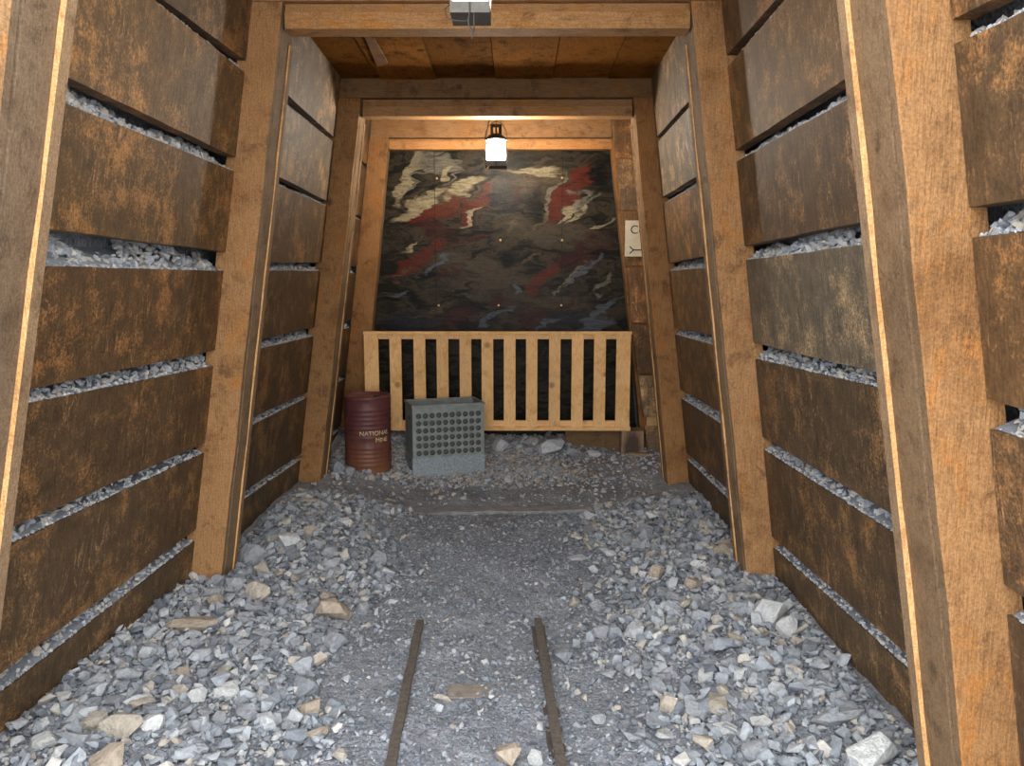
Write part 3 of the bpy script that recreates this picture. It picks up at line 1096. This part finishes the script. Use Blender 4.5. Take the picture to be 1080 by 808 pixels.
def mural_mat():
    m, nt, b = newmat('abstract_rock_mural')
    tc = nd(nt, 'ShaderNodeTexCoord')
    P = tc.outputs['Object']
    nz = nd(nt, 'ShaderNodeTexNoise'); nz.inputs['Scale'].default_value = 4.5; nz.inputs['Detail'].default_value = 3.5; nz.inputs['Roughness'].default_value = .52
    mw = nd(nt, 'ShaderNodeMapping'); mw.inputs['Rotation'].default_value = (0, R(35), 0); mw.inputs['Scale'].default_value = (.7, 1, 1.7)
    lk(nt, P, mw.inputs['Vector']); lk(nt, mw.outputs[0], nz.inputs['Vector'])
    sub = nd(nt, 'ShaderNodeVectorMath', operation='SUBTRACT'); lk(nt, nz.outputs['Color'], sub.inputs[0]); sub.inputs[1].default_value = (.5, .5, .5)
    scl = nd(nt, 'ShaderNodeVectorMath', operation='SCALE'); lk(nt, sub.outputs[0], scl.inputs[0]); scl.inputs['Scale'].default_value = .34
    ad = nd(nt, 'ShaderNodeVectorMath', operation='ADD'); lk(nt, P, ad.inputs[0]); lk(nt, scl.outputs[0], ad.inputs[1])
    D = ad.outputs[0]
    mp = nd(nt, 'ShaderNodeMapping'); mp.inputs['Rotation'].default_value = (0, R(-25), 0); mp.inputs['Scale'].default_value = (.9, 1, 3.2)
    lk(nt, D, mp.inputs['Vector'])
    st = noise(nt, mp.outputs[0], 4.2, 5, .6, .8)
    sp = noise(nt, P, 55, 4, .7)
    mp2 = nd(nt, 'ShaderNodeMapping'); mp2.inputs['Rotation'].default_value = (0, R(38), 0); mp2.inputs['Scale'].default_value = (1, 1, 5)
    lk(nt, P, mp2.inputs['Vector'])
    st2 = noise(nt, mp2.outputs[0], 5, 4, .6, .4)
    st3 = noise(nt, mp2.outputs[0], 9, 5, .65, .9)
    col = ramp(nt, st, [(.30, (.004, .004, .0035)), (.45, (.014, .012, .008)), (.56, (.042, .031, .019)), (.63, (.009, .008, .006)), (.75, (.036, .026, .016))])
    def px(zx, zy): 
        v = at(340 + zx / 2.69, 60 + zy / 2.69, YM) - MORG
        return v.x, v.z
    k = YM / F_PX / 2.69
    CR, KH, RD, DK, TP, BL, MR, NB, PG = (.26, .215, .13), (.08, .058, .032), (.085, .015, .008), (.003, .003, .003), (.058, .044, .029), (.07, .082, .10), (.036, .009, .007), (.013, .015, .022), (.125, .112, .085)
    strokes = [
        (640, 500, 190, 30, -5, TP), (420, 590, 180, 40, -10, TP), (500, 640, 210, 26, 5, TP), (640, 690, 150, 30, 0, TP), (360, 400, 160, 40, 20, KH), (600, 350, 120, 50, 10, KH),
        (300, 480, 120, 30, -25, MR), (380, 740, 70, 32, 30, MR), (600, 745, 70, 35, 0, MR), (500, 690, 28, 20, 0, MR), (250, 755, 110, 30, 0, NB), (710, 750, 90, 40, 0, NB), (740, 560, 110, 40, 20, MR),
        (260, 370, 50, 20, 50, DK), (380, 335, 45, 20, 20, DK), (535, 390, 60, 45, 0, DK), (600, 430, 80, 32, 80, DK), (240, 670, 80, 20, -30, DK), (525, 580, 32, 26, 0, DK), (780, 330, 80, 40, 30, DK), (200, 480, 90, 22, 0, DK), (440, 500, 120, 12, 5, DK), (380, 680, 70, 18, -10, DK), (560, 540, 60, 16, 20, DK), (790, 560, 60, 20, 10, DK),
        (330, 440, 90, 22, 20, RD), (432, 425, 85, 17, 45, RD), (695, 385, 110, 30, 52, RD), (270, 575, 100, 18, 35, RD), (620, 630, 70, 15, 45, RD), (430, 520, 50, 14, 10, MR),
        (245, 345, 100, 20, 62, CR), (330, 300, 80, 22, -8, PG), (400, 372, 62, 22, 30, CR), (265, 432, 95, 20, 33, CR), (345, 330, 30, 14, 60, CR), (600, 320, 75, 16, 0, CR), (700, 432, 50, 12, 55, CR), (740, 400, 52, 18, 25, PG), (720, 445, 40, 8, 50, CR), (790, 475, 42, 7, 35, CR),
        (655, 390, 75, 8, 62, PG), (415, 452, 50, 7, 42, CR), (275, 345, 60, 4, 50, PG), (370, 345, 45, 4, 45, PG), (250, 540, 40, 8, 40, CR), (545, 490, 30, 9, 70, KH),
        (800, 715, 80, 9, 33, BL), (770, 760, 56, 22, 20, BL), (210, 680, 42, 8, 30, BL), (735, 612, 75, 5, 40, BL), (320, 592, 50, 8, 30, BL), (800, 640, 40, 8, 50, PG), (700, 630, 60, 4, 40, PG), (555, 660, 26, 8, 70, BL), (285, 745, 40, 6, 10, KH), (470, 350, 60, 10, 55, DK), (300, 385, 60, 7, 42, DK), (420, 395, 40, 6, 48, DK), (350, 285, 50, 6, 20, DK), (620, 300, 50, 7, 10, TP), (560, 380, 40, 10, 75, MR), (610, 470, 60, 8, 60, KH), (770, 380, 40, 8, 40, DK),
        (450, 560, 60, 8, 30, DK), (360, 620, 70, 8, 15, MR), (590, 580, 50, 7, 35, KH), (690, 690, 60, 8, 30, MR), (480, 740, 60, 9, 20, BL), (640, 765, 50, 7, 25, BL), (330, 715, 50, 6, 25, KH), (760, 660, 50, 10, 40, DK), (400, 655, 80, 5, 5, DK), (230, 610, 40, 6, 35, KH)]
    for zx, zy, hl, hw, ang, c in strokes:
        x, z = px(zx, zy)
        mm = nd(nt, 'ShaderNodeMapping', vector_type='TEXTURE')
        mm.inputs['Location'].default_value = (x, 0, z)
        mm.inputs['Rotation'].default_value = (0, R(-ang), 0)
        mm.inputs['Scale'].default_value = (hl * k * 1.05, 5, hw * k * 1.1)
        lk(nt, D, mm.inputs['Vector'])
        ln = nd(nt, 'ShaderNodeVectorMath', operation='LENGTH'); lk(nt, mm.outputs[0], ln.inputs[0])
        soft = .45 if c in (TP, KH, NB, MR, DK) else .75
        e = fr(nt, math_(nt, 'ADD', ln.outputs['Value'], math_(nt, 'ADD', math_(nt, 'MULTIPLY', sp, .12), math_(nt, 'MULTIPLY', st2, .9))), 1.5, 1.5 - (1 - soft) * 1.1, 0, .92)
        e = math_(nt, 'MULTIPLY', e, fr(nt, st3, .36, .58, .35, 1.0))
        col = mix(nt, e, col, c)
    col = mix(nt, .9, col, ramp(nt, sp, [(.3, (.75, .75, .75)), (.68, (1.2, 1.2, 1.2))]), 'MULTIPLY')
    # joints between the painted sheets
    sx = nd(nt, 'ShaderNodeSeparateXYZ'); lk(nt, P, sx.inputs[0])
    for zx in (320, 680):
        x, _ = px(zx, 500)
        e = fr(nt, math_(nt, 'ABSOLUTE', math_(nt, 'SUBTRACT', sx.outputs[0], x)), .002, .004, .75, 0)
        col = mix(nt, e, col, (.01, .01, .01))
    lk(nt, col, b.inputs['Base Color'])
    b.inputs['Roughness'].default_value = .33
    b.inputs['Specular IOR Level'].default_value = .08
    bump(nt, math_(nt, 'ADD', st, math_(nt, 'MULTIPLY', sp, .3)), b, .5, .012)
    return m


root = empty('mural_panel', MORG)
tag(root, 'large dark abstract mural of brown, cream and red swirls on end wall', 'mural')
bk = [p + Vector((0, .03, 0)) for p in mc]
MB().hexa([p - MORG for p in mc], [p - MORG for p in bk]).build('painted_panel', mural_mat(), root)
for zx, zy in ((505, 520), (680, 520), (330, 705), (500, 705), (678, 705), (680, 343), (325, 345)):
    p = at(340 + zx / 2.69, 60 + zy / 2.69, YM) - MORG
    m = MB()
    m.loft([[(p.x + r_ * math.cos(t * .7854), p.y - dy, p.z + r_ * math.sin(t * .7854)) for t in range(8)] for r_, dy in ((.010, -.004), (.010, .001), (.007, .004))])
    m.build('screw', SCREWM, root)

# ------------------------------------------------------------------ end boards and cream sign
YE = 6.42
LX = [(105, 641), (127, 645), (200, 654), (350, 667), (440, 679), (492, 685), (520, 690)]
def lx(py):
    for (y0, x0), (y1, x1) in zip(LX[:-1], LX[1:]):
        if y0 <= py <= y1: return x0 + (x1 - x0) * (py - y0) / (y1 - y0)
    return LX[-1][1]
ROWS = [(120, 166.5), (168.5, 222), (223.5, 280), (282, 340), (342, 393), (396, 440), (449, 492)]
ETINT = [(1.6, 1.3, 1.0), (1.5, 1.5, 1.5), (1.8, 1.5, 1.1), (1.9, 1.5, 1.1), (1.3, 1.1, .9), (2.0, 2.2, 2.4), (2.1, 2.1, 2.2)]
EL = ['brown end board right of the mural, topmost of its column', 'grey-brown end board second from top, right of mural',
      'brown end board carrying the cream sign', 'warm brown end board directly under the cream sign',
      'brown end board beside the fence top, fifth from top', 'grey end board beside the fence, second from bottom', 'lowest grey end board beside the stained block']
for i, (a, b) in enumerate(ROWS):
    jut = (0, .012, .004, .014, .002, .010, .0)[i]
    q = [at(lx(b), b, YE), at(712, b, YE), at(712, a, YE), at(lx(a), a, YE)]
    for k in (1, 2): q[k].x = min(q[k].x, wallx('R', YE, q[k].z) - .0)
    q = [p - Vector((0, jut, 0)) for p in q]
    o = MB().hexa(q, [p + Vector((0, .03 + jut, 0)) for p in q]).bevel(.005).build('end_board', PLANK)
    o.color = (*ETINT[i], 1)
    tag(o, EL[i], 'plank')
bx0, bx1 = at(684, 440, YE + .03), at(712, 449, YE + .03)
o = MB().box((bx0.x - .02, YE + .004, bx1.z - .01), (bx1.x - .05, YE + .034, bx0.z + .01)).bevel(.003).build('filler_strip', PALE)
tag(o, 'short orange strip of wood between the two lowest end boards', 'plank')

YS = YE - .03
c0, c1 = at(659, 270.5, YS), at(694, 232.5, YS)
so = Vector((c0.x, YS, c0.z))
root = empty('cream_sign', so)
tag(root, 'cream sign with black letters and arrow tail half hidden behind post', 'sign')
MB().box((0, 0, 0), (c1.x - c0.x, .012, c1.z - c0.z)).bevel(.002).build('board', SIGNM, root)


def text_mesh(s, size):
    c = bpy.data.curves.new('lettering', 'FONT'); c.body = s; c.size = size; c.extrude = .001; c.resolution_u = 6
    t = bpy.data.objects.new('lettering', c); COL.objects.link(t)
    dg = bpy.context.evaluated_depsgraph_get()
    me_ = bpy.data.meshes.new_from_object(t.evaluated_get(dg))
    bpy.data.objects.remove(t)
    return me_


def link_mesh(name, me_, mat, parent):
    me_.materials.clear(); me_.materials.append(mat)
    o = bpy.data.objects.new(name, me_); COL.objects.link(o); o.parent = parent
    return o


me_ = text_mesh('Co', .098)
tp = at(664.5, 246.5, YS) - so
for v in me_.vertices:
    x, y, z = v.co; v.co = (tp.x + x, -.001 - z, tp.z + y)
link_mesh('lettering', me_, INK, root)
m = MB()
A = lambda x, y: at(x, y, YS) - so + Vector((0, -.001, 0))
for p, q in (((664, 260), (668, 263.7)), ((668, 263.7), (664, 267.5)), ((668, 263.7), (693, 263.7))):
    m.tube([A(*p), A(*q)], .0045, 6)
m.build('arrow', INK, root)

# ------------------------------------------------------------------ slatted fence and its block
PINE = timber_mat('fresh_pine', (7, 7, .6), (.92, .55, .24), (.82, .44, .165), (.62, .30, .10), .6, .25)
PINEH = timber_mat('fresh_pine_rail', (.6, 7, 7), (.92, .55, .24), (.82, .44, .165), (.62, .30, .10), .6, .25)
YF = 6.38
f0, f1 = at(386.5, 453, YF), at(666, 350.5, YF)
W, H = f1.x - f0.x, f1.z - f0.z
root = empty('slatted_fence', ((f0.x + f1.x) / 2, YF, f0.z))
tag(root, 'pale new pine slatted fence panel in front of the dark mural', 'fence')
ZX = [(125, 165), (197, 230), (265, 298), (330, 363), (395, 428), (457, 490), (520, 553), (583, 615), (648, 680), (712, 745), (775, 808), (838, 878)]
px2 = lambda zx: (zx - 125) / (880 - 125) * W - W / 2
for i, (a, b) in enumerate(ZX):
    o = MB().box((px2(a), -.018, .028), (px2(b), .0, H - .016)).bevel(.002).build('slat', PINE, root)
    o.color = (*[random.uniform(.9, 1.08)] * 3, 1)
MB().box((-W / 2, .0005, .03), (W / 2, .03, .078)).bevel(.002).build('rear_rail', PINEH, root)
MB().box((-W / 2, .0005, H - .058), (W / 2, .03, H - .018)).bevel(.002).build('rear_rail', PINEH, root)
MB().box((-W / 2 - .004, -.024, H - .0155), (W / 2 + .004, .034, H + .006)).bevel(.002).build('top_cap', PINEH, root)
MB().box((-W / 2 - .004, -.024, -.004), (W / 2 + .004, .034, .0275)).bevel(.002).build('bottom_rail', PINEH, root)

q0, q1 = at(655, 498, 6.34), at(679, 454, 6.34)


def block_mat():
    m, nt, b = newmat('stained_block_wood')
    v = coords(nt, (1, 1, 1), False); g = coords(nt, (8, 8, .8), False)
    n = noise(nt, g, 14, 5, .65, .3); n2 = noise(nt, v, 7, 4, .6)
    tc = nd(nt, 'ShaderNodeTexCoord'); mp = nd(nt, 'ShaderNodeMapping', vector_type='TEXTURE')
    mp.inputs['Location'].default_value = (0, -.08, .22); mp.inputs['Scale'].default_value = (.09, .3, .17)
    lk(nt, tc.outputs['Object'], mp.inputs['Vector'])
    ln = nd(nt, 'ShaderNodeVectorMath', operation='LENGTH'); lk(nt, mp.outputs[0], ln.inputs[0])
    base = ramp(nt, n, [(.3, (.19, .11, .065)), (.6, (.33, .20, .12)), (.8, (.40, .26, .16))])
    e = fr(nt, math_(nt, 'ADD', ln.outputs['Value'], math_(nt, 'MULTIPLY', n2, .9)), 1.45, .95, 0, .9)
    base = mix(nt, e, base, (.045, .026, .018))
    lk(nt, base, b.inputs['Base Color']); b.inputs['Roughness'].default_value = .8
    bump(nt, n, b, .4, .005)
    return m


o = MB().box((q0.x, 6.34, -.02), (q1.x, 6.52, f0.z - .005)).bevel(.004).build('support_block', block_mat())
tag(o, 'dark-stained upright wood block under the right end of the fence', 'block')
a, b = at(663, 503, 6.26), at(683, 499, 6.26)
o = MB().box((a.x, 6.26, gz(a.x + .05, 6.28) - .01), (b.x, 6.32, gz(a.x + .05, 6.28) + .028)).bevel(.004).build('wood_offcut', BEAM)
o.color = (.9, 1.1, 1.2, 1)
tag(o, 'small wood offcut lying at the foot of the stained block', 'wood scrap')
a, b = at(596, 470, 6.52), at(653, 453, 6.52)
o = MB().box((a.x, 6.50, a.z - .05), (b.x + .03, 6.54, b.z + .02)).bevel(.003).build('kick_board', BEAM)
o.color = (.42, .42, .40, 1)  # tinted well below the other beam timber
tag(o, 'dark horizontal board under the fence left of the stained block', 'plank')

# ------------------------------------------------------------------ rusty drum
def drum_mat():
    m, nt, b = newmat('rusted_maroon_paint')
    v = coords(nt, (1, 1, 1), False); vs = coords(nt, (6, 6, .7), False)
    n = noise(nt, v, 9, 6, .7, .4); st = noise(nt, vs, 5, 5, .7); f = noise(nt, v, 70, 4, .7)
    sx = nd(nt, 'ShaderNodeSeparateXYZ'); lk(nt, v, sx.inputs[0])
    t = math_(nt, 'ADD', math_(nt, 'MULTIPLY', sx.outputs[2], -1.25), math_(nt, 'ADD', math_(nt, 'MULTIPLY', n, .75), math_(nt, 'MULTIPLY', st, .5)))
    base = ramp(nt, n, [(.3, (.085, .026, .026)), (.6, (.135, .042, .040)), (.8, (.19, .085, .075))])
    base = mix(nt, fr(nt, t, .14, .62), base, (.21, .082, .036))
    base = mix(nt, fr(nt, f, .6, .75, 0, .5), base, (.26, .15, .10))
    lk(nt, base, b.inputs['Base Color'])
    b.inputs['Roughness'].default_value = .5
    b.inputs['Specular IOR Level'].default_value = .4
    bump(nt, f, b, .25, .003)
    return m


DM = drum_mat()
YDR = 5.92
dl, dr = at(363.5, 455, YDR), at(412.5, 455, YDR)
dr_ = (dr.x - dl.x) / 2
dc = (dl.x + dr.x) / 2
dz1 = at(388, 416, YDR).z
dz0 = at(388, 500, YDR - dr_).z - .03
HD = dz1 - dz0
root = empty('steel_drum', (dc, YDR, dz0))
tag(root, 'rusty maroon steel drum with stencilled letters, left of the metal box', 'drum')
prof = [(dr_ * .97, 0), (dr_, .004), (dr_, .018), (dr_ * .975, .026)]
rb = dr_ * .972
def ribs(c0, n, pitch):
    for i in range(n):
        z = c0 + i * pitch
        prof.extend([(rb, z - pitch * .30), (rb * 1.018, z - pitch * .12), (rb * 1.018, z + pitch * .12), (rb, z + pitch * .30)])
ribs(.09, 5, .034)
ribs(HD - .32, 7, .036)
prof += [(dr_ * .975, HD - .03), (dr_, HD - .02), (dr_, HD - .004), (dr_ * .97, HD)]
prof += [(dr_ * .93, HD), (dr_ * .93, HD - .018), (dr_ * .2, HD - .014), (.004, HD - .013)]
MB().lathe(prof, seg=56).build('drum_body', DM, root, smooth=False)
for f in root.children[0].data.polygons: f.use_smooth = True
m = MB(); m.lathe([(.026, HD - .016), (.026, HD - .004), (.020, HD - .002), (.003, HD - .002)], (dr_ * .45, -.02, 0), 16); m.build('bung_cap', IRON, root)
rt = rb * 1.004
for s_, ang0, pz in (('NATIONAL', -10, 460), ('MINE', 29, 467.5)):
    me_ = text_mesh(s_, .049)
    zz = at(388, pz, YDR - dr_).z - dz0
    for v in me_.vertices:
        x, y, z = v.co
        a = R(ang0) + x * 1.0 / rt
        rr_ = rt + .002 + z
        v.co = (rr_ * math.sin(a), -rr_ * math.cos(a), zz + y)
    o = link_mesh('stencil_lettering', me_, LETTER, root)
    tag(o, 'worn cream stencilled letters')

# ------------------------------------------------------------------ perforated metal box
BOXM = simple('grey_green_steel', (.215, .235, .215), .6, .1, 14, .25)
GALV = simple('galvanised_steel', (.27, .30, .315), .55, .15, 60, .38)
TH = R(18)
YX = 5.78
bl = at(436, 503.5, YX)
WB, DB = .575, .33
zb_ = bl.z
zt_ = at(436, 428.5, YX).z
hb = zt_ - zb_
h1 = at(436, 484, YX).z - zb_
root = empty('perforated_box', (bl.x + WB / 2 * math.cos(TH) - DB / 2 * math.sin(TH), YX + WB / 2 * math.sin(TH) + DB / 2 * math.cos(TH), zb_ - .02), TH)
tag(root, 'open grey metal box with rows of round dimples, beside the rusty drum', 'box')
hb += .02; h1 += .02
x0, x1, y0, y1 = -WB / 2, WB / 2, -DB / 2, DB / 2
MB().box((x0 - .004, y0 - .004, 0), (x1 + .004, y1 + .004, h1)).bevel(.003).build('galvanised_base', GALV, root)
# upper shell: back, sides, floor and rims
m = MB(); t_ = .006
m.box((x0, y0 + .03, h1), (x0 + t_, y1, hb)); m.box((x1 - t_, y0 + .03, h1), (x1, y1, hb)); m.box((x0, y1 - t_, h1), (x1, y1, hb))
m.build('box_shell', BOXM, root)
m = MB()
m.box((x0 - .006, y0 - .006, hb - .014), (x1 + .006, y0 + .012, hb + .004)); m.box((x0 - .006, y1 - .012, hb - .014), (x1 + .006, y1 + .006, hb + .004))
m.box((x0 - .006, y0 + .012, hb - .014), (x0 + .012, y1 - .012, hb + .004)); m.box((x1 - .012, y0 + .012, hb - .014), (x1 + .006, y1 - .012, hb + .004))
m.bevel(.002).build('rim', BOXM, root)
# dimpled front: 10 x 6 cups
bm = bmesh.new()
nx_, nz_ = 10, 6
mx, mzl, mzt = .022, .010, .052
cw, ch = (WB - 2 * mx) / nx_, (hb - h1 - mzl - mzt) / nz_
SEG = 16; rad = .0215
def quad(a, b, c, d): bm.faces.new([bm.verts.new(p) for p in (a, b, c, d)])
quad((x0, y0, h1), (x1, y0, h1), (x1, y0, h1 + mzl), (x0, y0, h1 + mzl))
quad((x0, y0, hb - mzt), (x1, y0, hb - mzt), (x1, y0, hb), (x0, y0, hb))
quad((x0, y0, h1 + mzl), (x0 + mx, y0, h1 + mzl), (x0 + mx, y0, hb - mzt), (x0, y0, hb - mzt))
quad((x1 - mx, y0, h1 + mzl), (x1, y0, h1 + mzl), (x1, y0, hb - mzt), (x1 - mx, y0, hb - mzt))
quad((x0, y0 + .03, h1), (x0, y0, h1), (x0, y0, hb), (x0, y0 + .03, hb))
quad((x1, y0, h1), (x1, y0 + .03, h1), (x1, y0 + .03, hb), (x1, y0, hb))
quad((x0, y0 + .03, h1), (x1, y0 + .03, h1), (x1, y0 + .03, hb), (x0, y0 + .03, hb))
for i in range(nx_):
    for j in range(nz_):
        cx2, cz2 = x0 + mx + cw * (i + .5), h1 + mzl + ch * (j + .5)
        sq, c1_, c2_, c3_ = [], [], [], []
        for k in range(SEG):
            a = 2 * math.pi * k / SEG
            ca, sa = math.cos(a), math.sin(a)
            f = 1 / max(abs(ca), abs(sa))
            sq.append(bm.verts.new((cx2 + ca * f * cw / 2, y0, cz2 + sa * f * ch / 2)))
            c1_.append(bm.verts.new((cx2 + ca * rad, y0, cz2 + sa * rad)))
            c2_.append(bm.verts.new((cx2 + ca * rad * .97, y0 + .026, cz2 + sa * rad * .97)))
            c3_.append(bm.verts.new((cx2 + ca * rad * .5, y0 + .0275, cz2 + sa * rad * .5)))
        for k in range(SEG):
            l = (k + 1) % SEG
            bm.faces.new([sq[k], sq[l], c1_[l], c1_[k]])
            bm.faces.new([c1_[k], c1_[l], c2_[l], c2_[k]])
            bm.faces.new([c2_[k], c2_[l], c3_[l], c3_[k]])
        for k in range(SEG): c3_[k].co.y += 0
        bm.faces.new(c3_)
bmesh.ops.remove_doubles(bm, verts=list(bm.verts), dist=1e-5)
bmesh.ops.recalc_face_normals(bm, faces=list(bm.faces))
me_ = bpy.data.meshes.new('dimpled_front'); bm.to_mesh(me_); bm.free()
df = link_mesh('dimpled_front', me_, BOXM, root)
me_.materials.append(simple('dark_dimple_steel', (.085, .080, .070), .8, 0, 40, .3))  # cup walls and floors coloured darker than the panel
for p in me_.polygons:
    if p.center.y > y0 + .005 and abs(p.center.x) < x1 - .01 and p.center.y < y0 + .0285: p.material_index = 1
m = MB()
for zz in (h1 * .35, h1 * .75, hb * .8):
    m.box((x0 - .0065, y0 + .10, zz), (x0 - .003, y0 + .125, zz + .022))
m.build('side_slot', INK, root)

# ------------------------------------------------------------------ lanterns
def lantern(x, Y, zbase, strength, label, ztop, loops, k=1.0):
    root = empty('mine_lantern', (x, Y, zbase))
    root.scale = (k, k, k)
    tag(root, label, 'lantern')
    hw = .078
    MB().box((-hw, -hw, 0), (hw, hw, .042)).bevel(.004, 2).build('base', LAMPBASE, root)
    g = []
    for r_, z in ((.062, .043), (.070, .07), (.070, .175), (.058, .198)):
        g.append([(r_ * math.copysign(abs(math.cos(a)) ** .5, math.cos(a)), r_ * math.copysign(abs(math.sin(a)) ** .5, math.sin(a)), z)
                  for a in [2 * math.pi * (i + .5) / 24 for i in range(24)]])
    o = MB().loft(g).build('glass_globe', glow('lamp_glow', strength), root, smooth=True)
    tag(o, 'glowing white globe')
    cap = [(.080, .194), (.080, .205), (.062, .222), (.040, .236), (.040, .240)]
    MB().lathe(cap, seg=24).bevel(.001).build('cap', IRON, root)
    m = MB()
    for i in range(8):
        a = 2 * math.pi * i / 8
        m.tube([(.036 * math.cos(a), .036 * math.sin(a), .238), (.036 * math.cos(a), .036 * math.sin(a), .300)], .005, 6)
    m.lathe([(.040, .296), (.040, .308), (.01, .314)], seg=20)
    m.build('vent_cage', IRON, root)
    m = MB()
    for sx_, sy_ in ((1, 1), (1, -1), (-1, 1), (-1, -1)):
        m.tube([(sx_ * .074, sy_ * .074, .04), (sx_ * .077, sy_ * .077, .12), (sx_ * .058, sy_ * .058, .200)], .004, 6)
    m.tube([(0, -.080, .0), (0, -.078, .055), (0, -.074, .085)], .0035, 6)
    m.tube([(-.030, -.078, .075), (0, -.079, .05), (.030, -.078, .075)], .003, 6)
    m.build('wire_guard', WIREM, root)
    m = MB()
    pts = [(-.075, 0, .20)]
    for i in range(9):
        a = math.pi * (1 - i / 8)
        pts.append((.082 * math.cos(a), .0, .215 + .115 * math.sin(a)))
    m.tube(pts + [(.075, 0, .20)], .003, 6)
    m.build('bail_handle', WIREM, root)
    m = MB(); m.tube([(0, 0, .312), (0, 0, (ztop - zbase) / k)], .004, 6); m.build('hanging_wire', WIREM, root)
    if loops:
        m = MB()
        m.tube([(-.075, -.07, .035), (-.098, -.075, .012), (-.09, -.08, -.018), (-.06, -.08, -.032), (-.02, -.08, -.034), (0, -.08, -.028)], .0028, 6)
        m.tube([(0, -.083, .0), (-.006, -.083, -.03), (-.004, -.083, -.05), (.009, -.083, -.062), (.008, -.083, -.10)], .003, 6)
        m.tube([(.016, -.083, -.004), (.017, -.083, -.055), (.008, -.083, -.085)], .0028, 6)
        m.build('loose_cable', WIREM, root)
    else:
        m = MB(); m.tube([(-.05, -.08, -.004), (-.065, -.085, -.02), (-.075, -.085, -.028)], .004, 6); m.build('loose_cable', LETTER, root)
        m = MB(); m.tube([(-.078, 0, .20), (-.06, 0, .30), (-.045, 0, .36), (-.03, 0, .45)], .0035, 6); m.build('cord', IRON, root)


Y1 = 2.40
K1 = .75
l1 = at(495.5, 13, Y1 - .078 * K1)
lantern(l1.x, Y1, l1.z, LAMP_NEAR, 'near lantern at the top photo edge, only its base showing', ZTOP + .05, True, K1)
Y2 = 5.80
l2 = at(523, 175, Y2 - .078)
lantern(l2.x, Y2, l2.z, LAMP_FAR, 'glowing white lantern hanging before the dark mural', ZTOP + .05, False)
